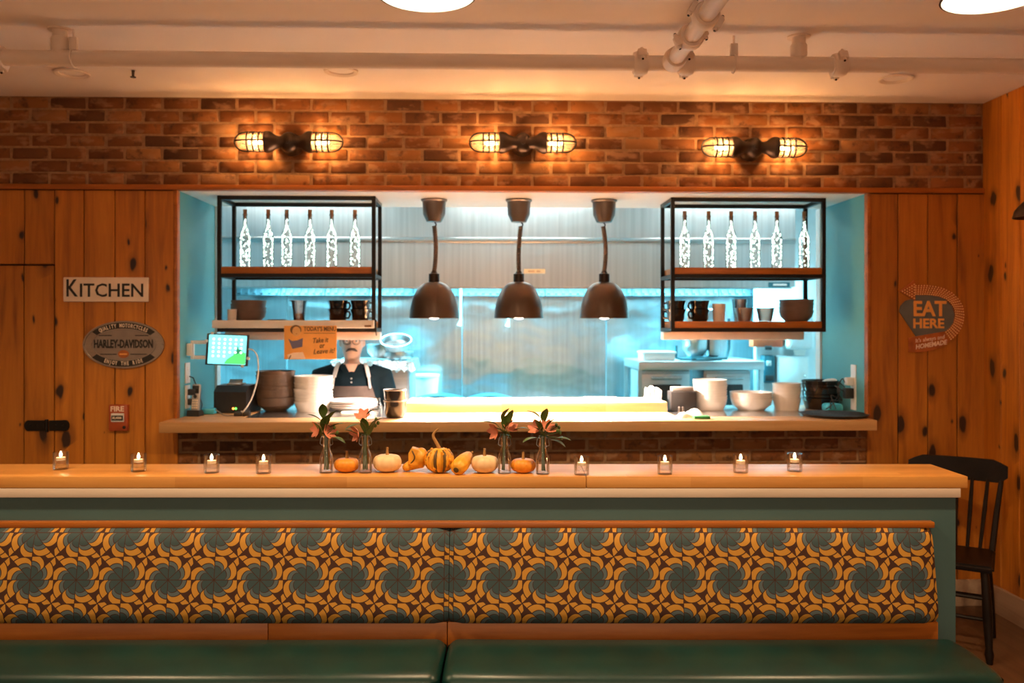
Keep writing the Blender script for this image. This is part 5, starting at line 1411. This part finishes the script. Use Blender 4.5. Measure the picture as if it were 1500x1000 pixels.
for s in (-1, 1):
    body.ball((s * 0.076, 0.004, hc - 0.012), (0.012, 0.018, 0.032))
    body.ball((s * 0.030, -0.084, hc + 0.018), (0.026, 0.012, 0.008))
    # arm: shoulder, elbow, wrist; hands resting on the work top behind the plates
    sh, el, wr_ = Vector((s * 0.20, 0.0, hc - 0.235)), Vector((s * 0.27, 0.03, hc - 0.50)), Vector((s * 0.22, -0.16, hc - 0.60))
    body.tube([sh + Vector((-s * 0.06, 0, 0.02)), sh, sh.lerp(el, 0.5), el, el.lerp(wr_, 0.5), wr_], [0.06, 0.062, 0.050, 0.042, 0.038, 0.027], 14)
    palm = wr_ + Vector((-s * 0.012, -0.055, -0.01))
    body.ball(palm, (0.040, 0.052, 0.016))
    for q, (fx, ln) in enumerate(((-0.030, 0.062), (-0.010, 0.075), (0.010, 0.070), (0.028, 0.055))):
        a = palm + Vector((fx, -0.040, 0.0))
        body.tube([a, a + Vector((fx * 0.15, -ln * 0.55, 0.006)), a + Vector((fx * 0.2, -ln, -0.012))], [0.010, 0.009, 0.0075], 8)
    a = palm + Vector((-s * 0.034, 0.01, 0.0))
    body.tube([a, a + Vector((-s * 0.025, -0.025, 0.0)), a + Vector((-s * 0.030, -0.055, -0.006))], [0.012, 0.011, 0.009], 8)
    body.tube([(s * 0.085, 0, 0.82), (s * 0.09, -0.01, 0.48), (s * 0.09, 0.01, 0.08)], [0.088, 0.06, 0.042], 14)
    body.loft([ring(s * 0.09, -0.05, 0.012, 0.045, 0.12, 16), ring(s * 0.09, -0.04, 0.06, 0.042, 0.10, 16), ring(s * 0.09, 0.0, 0.10, 0.035, 0.05, 16)])
remeshed(body, 'body', 'skin', 0.0065, pn, 3)
# shirt
shb = MB()
shb.loft([ring(0, 0.0, 0.84, 0.172, 0.122), ring(0, 0, 0.95, 0.180, 0.125), ring(0, -0.005, 1.05, 0.175, 0.12), ring(0, -0.01, 1.18, 0.192, 0.128), ring(0, -0.005, hc - 0.235, 0.208, 0.115), ring(0, 0.0, hc - 0.185, 0.15, 0.092), ring(0, 0.008, hc - 0.155, 0.085, 0.078)])
for s in (-1, 1):
    sh, el = Vector((s * 0.20, 0.0, hc - 0.238)), Vector((s * 0.27, 0.03, hc - 0.50))
    shb.tube([sh + Vector((-s * 0.08, 0, 0.02)), sh, sh.lerp(el, 0.5), sh.lerp(el, 0.95)], [0.068, 0.076, 0.067, 0.062], 16)
st_ = remeshed(shb, 'shirt', 'shirt', 0.008, pn, 3)
for s in (-1, 1):
    MB().prism([(0.0, hc - 0.222), (s * 0.030, hc - 0.235), (s * 0.078, hc - 0.172), (s * 0.060, hc - 0.142)], -0.088, -0.070, 'xz', Matrix.Translation((0, -0.012, 0))).build('collar_flap', 'shirt', st_)
MB().prism([(-0.042, hc - 0.150), (0.042, hc - 0.150), (0.0, hc - 0.235)], -0.100, -0.06, 'xz').build('neck_opening', 'skin', pn)
for zz in (0.25, 0.275): MB().lathe([(0.0, 0.0), (0.006, 0.0), (0.005, 0.003), (0.0, 0.003)], 10, T=Matrix.Translation((0, -0.128, hc - zz + 0.005)) @ Matrix.Rotation(PI / 2, 4, 'X')).build('shirt_button', 'silver', st_)
tr_ = MB()
tr_.loft([ring(0, 0, 0.76, 0.18, 0.128), ring(0, 0, 0.93, 0.178, 0.125)])
for s in (-1, 1): tr_.tube([(s * 0.085, 0, 0.84), (s * 0.09, -0.01, 0.48), (s * 0.09, 0.01, 0.07)], [0.098, 0.075, 0.062], 14)
remeshed(tr_, 'trousers', 'shirt', 0.012, pn, 2)
# apron: curved sheet in front of the chest
ap = MB(); n_ = 12; rows = []
for zz, wd in ((0.55, 1.15), (0.80, 1.15), (0.95, 1.15), (1.08, 0.95), (hc - 0.295, 0.70)):
    rows.append([(0.205 * math.sin(a), -0.006 - 0.142 * math.cos(a), zz) for a in [wd * (2 * t / n_ - 1) for t in range(n_ + 1)]])
ap_in = [[(x_ * 0.96, y_ * 0.96, z_) for x_, y_, z_ in r_] for r_ in rows]
vo = [[ap.bm.verts.new(q) for q in r_] for r_ in rows]; vi = [[ap.bm.verts.new(q) for q in r_] for r_ in ap_in]
for j in range(len(rows) - 1):
    for t in range(n_):
        ap.bm.faces.new((vo[j][t], vo[j][t + 1], vo[j + 1][t + 1], vo[j + 1][t])); ap.bm.faces.new((vi[j][t + 1], vi[j][t], vi[j + 1][t], vi[j + 1][t + 1]))
for t in range(n_): 
    ap.bm.faces.new((vo[-1][t], vo[-1][t + 1], vi[-1][t + 1], vi[-1][t])); ap.bm.faces.new((vo[0][t + 1], vo[0][t], vi[0][t], vi[0][t + 1]))
apo = ap.build('apron', 'apronb', pn, angle=60)
for s in (-1, 1):
    b = MB(); 
    for q0, q1 in (((s * 0.122, -0.128, hc - 0.31), (s * 0.112, -0.126, hc - 0.235)), ((s * 0.112, -0.126, hc - 0.235), (s * 0.095, -0.085, hc - 0.165)), ((s * 0.095, -0.085, hc - 0.165), (s * 0.085, 0.02, hc - 0.150))): b.bar(q0, q1, 0.024, 0.010)
    b.build('apron_strap', 'strap', apo)
MB().lathe([(0.0, 0.0), (0.012, 0.0), (0.010, 0.003), (0.0, 0.003)], 14, T=Matrix.Translation((0.085, -0.139, hc - 0.385)) @ Matrix.Rotation(PI / 2, 4, 'X')).build('apron_badge', 'strap', apo)
# face
for s in (-1, 1):
    e_ = MB().ball((s * 0.030, -0.082, hc), 0.012, 12, 8).build('eye', 'wplastic', pn)
    MB().ball((s * 0.030, -0.0905, hc), (0.006, 0.0045, 0.006), 10, 6).build('iris', 'hair', e_)
    MB().tube([(s * 0.030 + 0.024 * math.cos(t * PI / 10), -0.104 - 0.002 * math.sin(t), hc - 0.004 + 0.019 * math.sin(t * PI / 10)) for t in range(20)], 0.0022, 6, closed=True).build('glasses_rim', 'dark', pn)
    MB().tube([(s * 0.054, -0.104, hc + 0.004), (s * 0.078, -0.05, hc + 0.004), (s * 0.082, 0.01, hc)], 0.002, 6).build('glasses_temple', 'dark', pn)
    MB().tube([(s * 0.012, -0.092, hc + 0.026), (s * 0.032, -0.095, hc + 0.032), (s * 0.052, -0.080, hc + 0.026)], [0.003, 0.005, 0.002], 6).build('eyebrow', 'hair', pn)
MB().tube([(-0.007, -0.106, hc), (0.007, -0.106, hc)], 0.002, 6).build('glasses_bridge', 'dark', pn)
MB().tube([(-0.036, -0.090, hc - 0.068), (-0.020, -0.103, hc - 0.057), (0, -0.107, hc - 0.053), (0.020, -0.103, hc - 0.057), (0.036, -0.090, hc - 0.068)], [0.004, 0.010, 0.009, 0.010, 0.004], 8).build('moustache', 'hair', pn)
ha = MB()
ha.loft([ring(0, 0.022, hc - 0.045, 0.068, 0.078, 24), ring(0, 0.020, hc + 0.0, 0.078, 0.086, 24), ring(0, 0.012, hc + 0.055, 0.083, 0.096, 24), ring(0, 0.008, hc + 0.09, 0.074, 0.090, 24), ring(0, 0.008, hc + 0.122, 0.040, 0.05, 24)])
ha.build('hair', 'hair', pn, angle=80)

# ------------------------------------------------------------------ on the bar
def onbar(px, py):
    q = onZ(px, py, ZB); return q
# candles
cg = MB().lathe([(0.0, 0.0), (0.026, 0.0), (0.0275, 0.004), (0.0285, 0.066), (0.0255, 0.066), (0.0245, 0.016), (0.0, 0.013)], 24).mesh('holder_glass', 'vaseglass')
cw = MB().lathe([(0.0, 0.034), (0.0165, 0.034), (0.0165, 0.045), (0.0, 0.046)], 16).mesh('tealight', 'wax')
cf = MB().lathe([(0.0, 0.046), (0.0045, 0.050), (0.0060, 0.055), (0.0035, 0.063), (0.0, 0.070)], 10).mesh('flame', 'flame')
cr = MB().lathe([(0.0, 0.014), (0.022, 0.014), (0.021, 0.033), (0.0, 0.033)], 10).mesh('gel_filling', 'vaseglass')
CANDS = [(89, 687, 'fourth glass tealight from the flowers, toward the plank door'), (203, 690, 'third glass tealight from the flowers, toward the plank door'), (310, 692, 'second glass tealight from the flowers, toward the plank door'), (386, 693, 'glass tealight nearest the flowers, toward the plank door'),
         (852, 695, 'glass tealight nearest the flowers, toward the dark chair'), (974, 694, 'second glass tealight from the flowers, toward the dark chair'), (1085, 692, 'third glass tealight from the flowers, toward the dark chair'), (1164, 690, 'fourth glass tealight from the flowers, toward the dark chair')]
for px, py, lab in CANDS:
    q = onbar(px, py)
    o = thing('tealight_holder', lab, 'candle', (q.x, q.y, ZB), random.uniform(0, 6), 'tealights along the bar')
    for me in (cg, cw, cf): link(me.name.split('.')[0], me, o)
    light('tealight_glow', 'POINT', (0, 0, 0.075), 0.055, (1.0, 0.60, 0.25), 0.006, parent=o)
# vases and sprigs
vp = [(0.0, 0.0), (0.024, 0.0), (0.0255, 0.004), (0.0255, 0.050), (0.022, 0.068), (0.0145, 0.086), (0.014, 0.098), (0.0175, 0.103), (0.014, 0.108), (0.0135, 0.130), (0.0165, 0.133), (0.0165, 0.140), (0.0125, 0.140), (0.0115, 0.10), (0.012, 0.086), (0.019, 0.066), (0.0225, 0.048), (0.0225, 0.010), (0.0, 0.008)]
vg = MB().lathe(vp, 20).mesh('vase_glass', 'vaseglass')
def leaf_mesh(L, W, bend=0.3):
    b = MB(); n = 6; A_ = []
    for i in range(n + 1):
        t = i / n; w_ = W * math.sin(PI * min(1, t * 0.96 + 0.02)) ** 0.8
        z = bend * L * (t - t * t) 
        A_.append([b.bm.verts.new((t * L, -w_ / 2, z + w_ * 0.12)), b.bm.verts.new((t * L, 0, z)), b.bm.verts.new((t * L, w_ / 2, z + w_ * 0.12))])
    for P0, P1 in zip(A_, A_[1:]):
        for q in (0, 1): b.bm.faces.new((P0[q], P0[q + 1], P1[q + 1], P1[q]))
    return b
LM = leaf_mesh(0.060, 0.034).mesh('leaf', 'leaf')
def flower_mesh():
    b = MB()
    for k_ in range(6):
        a = 2 * PI * k_ / 6; T = Matrix.Rotation(a, 4, 'Z') @ Matrix.Rotation(R(-32), 4, 'Y')
        l = leaf_mesh(0.038, 0.024, -0.5); l.bm.transform(T)
        me = bpy.data.meshes.new('t'); l.bm.to_mesh(me); b.bm.from_mesh(me); bpy.data.meshes.remove(me); l.bm.free()
    return b.mesh('blossom', 'petal')
FMESH = flower_mesh()
BUD = MB().ball((0, 0, 0), (0.006, 0.006, 0.008), 8, 6).mesh('bud', 'leaf')
def look(d): return Vector(d).to_track_quat('X', 'Z').to_euler()
def lookz(d): return Vector(d).to_track_quat('Z', 'Y').to_euler()
def sprig(px, py, leaves, blooms, buds, lab):
    q = onbar(px, py)
    side = {478: 'beside the first orange pumpkin, outermost toward the tablet', 535: 'between orange and cream pumpkins near the crinkled gourd', 739: 'between cream and orange pumpkins near the ribbed gourd', 795: 'beside the orange pumpkin, outermost toward the chair'}[px]
    v = thing('bud_vase', 'clear glass bottle vase %s' % side, 'vase', (q.x, q.y, ZB), 0, 'bottle vases on the bar')
    link('vase_glass', vg, v)
    MB().tube([(-0.0155, 0, 0.100), (-0.023, 0, 0.108), (-0.020, 0, 0.128), (-0.014, 0, 0.137)], 0.0012, 5).build('wire_bail', 'wire', v)
    MB().tube([(0.0155, 0, 0.100), (0.024, 0, 0.106), (0.021, 0, 0.126), (0.014, 0, 0.137)], 0.0012, 5).build('wire_bail', 'wire', v)
    s = thing('flower_sprig', lab, 'flowers', (q.x, q.y, ZB + 0.010), 0, 'pink flower sprigs')
    k_ = q.y + 5; pm = k_ / F
    leaves = leaves + [(random.uniform(-9, 9), random.uniform(-66, -52), random.uniform(20, 160)) for _ in range(4)]
    for i, (dx_, dy_, kind, ang) in enumerate([(a, b_, 'leaf', c) for a, b_, c in leaves] + [(a, b_, 'blossom', c) for a, b_, c in blooms] + [(a, b_, 'bud', 0) for a, b_ in buds]):
        tip = Vector((dx_ * pm, random.uniform(-0.018, 0.018), -dy_ * pm - 0.010))
        base = Vector((random.uniform(-0.010, 0.010), random.uniform(-0.008, 0.008), 0.002))
        neck = Vector((random.uniform(-0.006, 0.006), random.uniform(-0.005, 0.005), 0.118))
        MB().tube(smooth([base, neck, neck.lerp(tip, 0.5) + Vector((0, 0, 0.006)), tip], 4), 0.0013, 5).build('stem', 'leaf', s)
        if kind == 'leaf':
            l = link('leaf', LM, s, tip, look((math.cos(R(ang)), -0.35, math.sin(R(ang))))); l.scale = (1.0, 1.0, 1.0)
        elif kind == 'blossom':
            link('blossom', FMESH, s, tip, lookz((math.cos(R(ang)), -0.75, math.sin(R(ang)))))
        else: link('bud', BUD, s, tip)
sprig(478, 692, [(-6, -78, 88), (-8, -74, 150), (2, -74, 50), (4, -64, 20), (8, -52, -20)], [(-12, -62, 175), (2, -58, 30)], [(12, -66), (16, -58)], 'sprig with pink blooms and one tall upright leaf in vase')
sprig(535, 692, [(2, -84, 25), (8, -66, 40), (-8, -70, 200)], [(-4, -80, 100), (-10, -58, 190)], [(16, -78), (14, -68), (18, -72)], 'sprig with one high pink bloom and a side bloom')
sprig(739, 693, [(-4, -76, 60), (6, -72, 75), (12, -62, 10), (-10, -70, 165)], [(-12, -62, 185), (6, -66, 60)], [(2, -58), (8, -52), (-4, -54)], 'compact bushy sprig with pink blooms and rounded leaf')
sprig(795, 694, [(-4, -82, 150), (2, -74, 80), (-8, -54, 195), (12, -50, -25), (18, -52, -5)], [(-8, -66, 130), (6, -66, 60)], [(20, -72), (24, -68), (22, -64), (26, -60), (28, -52)], 'wide sprig with drooping leaves, berries and pink blooms')
# pumpkins
def pumpkin(px, py, r, h, m, lab, stemh, lean=0.0):
    q = onbar(px, py)
    o = thing('mini_pumpkin', lab, 'pumpkin', (q.x, q.y + r * 0.7, ZB), random.uniform(0, 3), 'little pumpkins on the bar')
    n = 14; pr = []
    for j in range(n + 1):
        t = PI * j / n
        rr = r * math.sin(t) ** 0.72; z = h / 2 - h / 2 * math.cos(t)
        if j > n - 4: z -= 0.10 * h * (j - n + 4) / 4
        if j == 0: rr = 0.0
        if j == n: rr = 0.0
        pr.append((rr, max(z, 0.0 if j > 1 else 0.0)))
    MB().lathe(pr, 54, lobes=9, amp=0.10).build('pumpkin_flesh', m, o, angle=80)
    MB().tube(smooth([(0, 0, h * 0.86), (0.001 + lean * 0.3, 0, h * 0.86 + stemh * 0.5), (lean, 0, h * 0.86 + stemh)], 4), [0.0075, 0.007, 0.006, 0.0055, 0.005, 0.0048, 0.0048, 0.005, 0.0055], 8).build('stalk', 'stem', o)
pumpkin(506, 693, 0.0455, 0.056, 'orange', 'little orange pumpkin between the two vases toward the tablet', 0.030)
pumpkin(566, 693, 0.0515, 0.070, 'cream', 'cream white pumpkin beside the crinkled yellow gourd', 0.030)
pumpkin(710, 694, 0.0490, 0.068, 'cream', 'cream white pumpkin beside the ribbed gourd with round end', 0.030)
pumpkin(767, 694, 0.0455, 0.056, 'orange', 'little orange pumpkin between the two vases toward the chair', 0.026, 0.010)
# gourds
q = onbar(608, 692)
g1 = thing('crinkled_gourd', 'crinkled yellow gourd with dark seam and flared wing shape', 'gourd', (q.x, q.y + 0.03, ZB))
b = MB()
def gp(x, y): return ((x - 205) * 0.000222, (735 - y) * 0.000222)
b.prism([gp(*t) for t in ((85, 430), (145, 325), (280, 365), (380, 425), (330, 590), (200, 640), (90, 610))], -0.024, 0.026, 'xz')
b.tube([gp(62, 655)[:1] + (0.0,) + gp(62, 655)[1:], gp(180, 610)[:1] + (0.0,) + gp(180, 610)[1:], gp(320, 570)[:1] + (0.0,) + gp(320, 570)[1:]], [0.0165, 0.021, 0.024], 16)
b.ball((gp(60, 662)[0], -0.002, gp(60, 662)[1]), (0.0185, 0.019, 0.0160), 14, 10)
b.ball((gp(300, 500)[0], 0.002, gp(300, 500)[1]), (0.026, 0.038, 0.036), 14, 10)
remeshed(b, 'gourd_flesh', 'gourd', 0.003, g1, 7)
MB().tube(smooth([(gp(x, y)[0], yy, gp(x, y)[1]) for x, y, yy in ((145, 330, -0.018), (165, 400, -0.0235), (195, 470, -0.0245), (180, 530, -0.0245), (130, 585, -0.022))], 4), 0.0028, 6).build('dark_seam', 'gourdgreen', g1)
MB().lathe([(0.0, 0.0), (0.005, 0.0), (0.004, 0.016), (0.0, 0.018)], 8, T=Matrix.Translation((0.045, 0, 0.052)) @ Matrix.Rotation(PI / 2, 4, 'Y')).build('stalk', 'stem', g1)
q = onbar(643, 694)
g2 = thing('warty_gourd', 'bumpy striped gourd with long curled stalk in the middle of bar', 'gourd', (q.x, q.y + 0.035, ZB))
b = MB(); pr = []
for j in range(15):
    t = PI * j / 14
    pr.append((0.050 * math.sin(t) ** 0.8 if 0 < j < 14 else 0.0, 0.045 - 0.045 * math.cos(t)))
b.lathe(pr, 50, lobes=10, amp=0.26)
rr = random.Random(4)
b.build('gourd_flesh', 'gourd', g2, angle=80)
w_ = MB()
for k_ in range(46):
    a = rr.uniform(0, 2 * PI); t = rr.uniform(0.35, 2.3)
    w_.ball((0.049 * math.sin(t) ** 0.8 * math.cos(a), 0.049 * math.sin(t) ** 0.8 * math.sin(a), 0.045 - 0.045 * math.cos(PI - t)), rr.uniform(0.004, 0.0075), 7, 5)
wt = w_.build('warts', 'gourd', g2); wt['kind'] = 'stuff'
for a in (200, 255, 300, 345):
    pts = [(0.0475 * math.sin(t) ** 0.8 * math.cos(R(a)), 0.0475 * math.sin(t) ** 0.8 * math.sin(R(a)), 0.045 + 0.045 * math.cos(t)) for t in (0.5, 0.8, 1.1, 1.5, 1.9, 2.3, 2.6)]
    MB().tube(pts, [0.003, 0.006, 0.008, 0.008, 0.008, 0.006, 0.003], 6).build('green_stripe', 'gourdgreen', g2)
MB().tube(smooth([(0.002, 0, 0.084), (-0.008, 0, 0.105), (-0.022, 0, 0.130), (-0.020, 0, 0.146), (-0.004, 0, 0.162)], 5), [0.0075 - 0.0002 * i for i in range(21)], 8).build('curled_stalk', 'stem', g2)
q = onbar(672, 696)
g3 = thing('ribbed_gourd', 'ribbed yellow gourd lying with round dotted end toward the room', 'gourd', (q.x, q.y + 0.02, ZB), R(-22))
b = MB(); pr = []
for r_, z_ in ((0.0, -0.028), (0.014, -0.027), (0.024, -0.018), (0.029, -0.002), (0.030, 0.018), (0.027, 0.045), (0.022, 0.07), (0.016, 0.095), (0.009, 0.105), (0.0, 0.107)): pr.append((r_, z_))
b.lathe(pr, 40, lobes=8, amp=0.08, T=Matrix.Translation((0, 0, 0.0295)) @ Matrix.Rotation(R(-72), 4, 'X') )
mnz = min(v.co.z for v in b.bm.verts)
for v in b.bm.verts: v.co.z -= mnz
b.build('gourd_flesh', 'gourd', g3, angle=80)
Tg = Matrix.Translation((0, 0, 0.0295 - mnz)) @ Matrix.Rotation(R(-72), 4, 'X')
MB().lathe([(0.0, -0.0295), (0.010, -0.0285), (0.011, -0.026), (0.0, -0.022)], 16, T=Tg).build('blossom_end', 'gourdgreen', g3)
MB().tube([Tg @ Vector((0, 0, 0.105)), Tg @ Vector((0.004, 0, 0.125))], 0.004, 6).build('stalk', 'stem', g3)

# ------------------------------------------------------------------ chairs
def make_chair(name, label, loc, rz):
    c = thing(name, label, 'chair', loc, rz, 'dark wooden chairs')
    b = MB().box(-0.21, 0.21, -0.20, 0.20, 0.425, 0.458)
    for v in b.bm.verts:
        if v.co.y > 0: v.co.x *= 0.88
    bmesh.ops.bevel(b.bm, geom=b.bm.edges[:], offset=0.012, segments=3, affect='EDGES')
    b.build('seat', 'chair', c)
    for s in (-1, 1):
        MB().tube([(s * 0.165, -0.155, 0.43), (s * 0.172, -0.165, 0.36), (s * 0.180, -0.175, 0.22), (s * 0.187, -0.185, 0.07), (s * 0.188, -0.187, 0.045), (s * 0.190, -0.19, 0.0)], [0.018, 0.020, 0.023, 0.016, 0.021, 0.014], 12).build('leg', 'chair', c)
        MB().tube([(s * 0.150, 0.155, 0.43), (s * 0.160, 0.185, 0.22), (s * 0.172, 0.225, 0.0)], [0.018, 0.020, 0.014], 12).build('leg', 'chair', c)
        MB().tube([(s * 0.170, 0.180, 0.45), (s * 0.185, 0.225, 0.62), (s * 0.205, 0.275, 0.80)], [0.016, 0.015, 0.012], 10).build('back_post', 'chair', c)
        MB().tube([(s * 0.178, -0.172, 0.25), (s * 0.158, 0.180, 0.25)], 0.010, 8).build('stretcher', 'chair', c)
        MB().tube([(s * 0.183, -0.178, 0.15), (s * 0.163, 0.195, 0.15)], 0.010, 8).build('stretcher', 'chair', c)
    for zz in (0.20, 0.30): MB().tube([(-0.178, -0.172, zz), (0.178, -0.172, zz)], 0.010, 8).build('stretcher', 'chair', c)
    MB().tube([(-0.160, 0.19, 0.21), (0.160, 0.19, 0.21)], 0.010, 8).build('stretcher', 'chair', c)
    for k_ in range(5):
        x_ = -0.115 + 0.0575 * k_
        MB().tube([(x_, 0.180, 0.45), (x_ * 1.15, 0.278 - 0.05 + 0.02 * abs(k_ - 2) / 2, 0.66), (x_ * 1.25, 0.275, 0.80)], [0.0085, 0.011, 0.008], 8).build('spindle', 'chair', c)
    b = MB(); n_ = 14; sec = []
    for i in range(n_ + 1):
        t = 2 * i / n_ - 1
        x_ = 0.235 * t; y_ = 0.300 - 0.035 * t * t
        top = 0.900 - 0.030 * max(0, abs(t) - 0.75) / 0.25 ; bot = 0.785 + 0.030 * max(0, abs(t) - 0.85) / 0.15
        sec.append([(x_, y_ - 0.011, bot), (x_, y_ + 0.011, bot), (x_, y_ + 0.018, top), (x_, y_ - 0.002, top)])
    b.loft(sec); b.build('crest_rail', 'chair', c, angle=50)
    return c
pch = CAM + RT * 2.194 + FW * 4.443
make_chair('wooden_chair', 'dark spindle-back wooden chair beside the right plank wall', (pch.x, pch.y, 0), R(-33) - YAW)
pch2 = CAM + RT * (-1.365) + FW * 2.26
make_chair('wooden_chair', 'dark wooden chair in front of the banquette seat', (pch2.x, pch2.y, 0), R(172))

# ------------------------------------------------------------------ wall lamp on the right-hand planks
pw = CAM + RT * ((1519 - 750) / F * 4.2) + FW * 4.2; pw.z = 1.6 + (HORIZON - 306) / F * 4.2
wlp = thing('barn_lamp', 'dark barn lamp on an arm from the right plank wall', 'wall lamp', (X_CORNER - 0.009, pw.y, pw.z + 0.16))
dx = pw.x - (X_CORNER - 0.009)
MB().lathe([(0.0, 0.0), (0.055, 0.0), (0.050, 0.014), (0.0, 0.016)], 20, T=Matrix.Rotation(-PI / 2, 4, 'Y')).build('wall_plate', 'bronze', wlp)
MB().tube(smooth([(-0.01, 0, 0), (dx * 0.4, 0, 0.06), (dx * 0.85, 0, 0.03), (dx, 0, -0.07)], 6), 0.010, 10).build('arm', 'bronze', wlp)
MB().lathe([(0.0, -0.065), (0.025, -0.065), (0.03, -0.10), (0.06, -0.125), (0.095, -0.165), (0.105, -0.200), (0.102, -0.200), (0.090, -0.165), (0.055, -0.130), (0.0, -0.12)], 32, (dx, 0, 0)).build('shade', 'bronze', wlp)
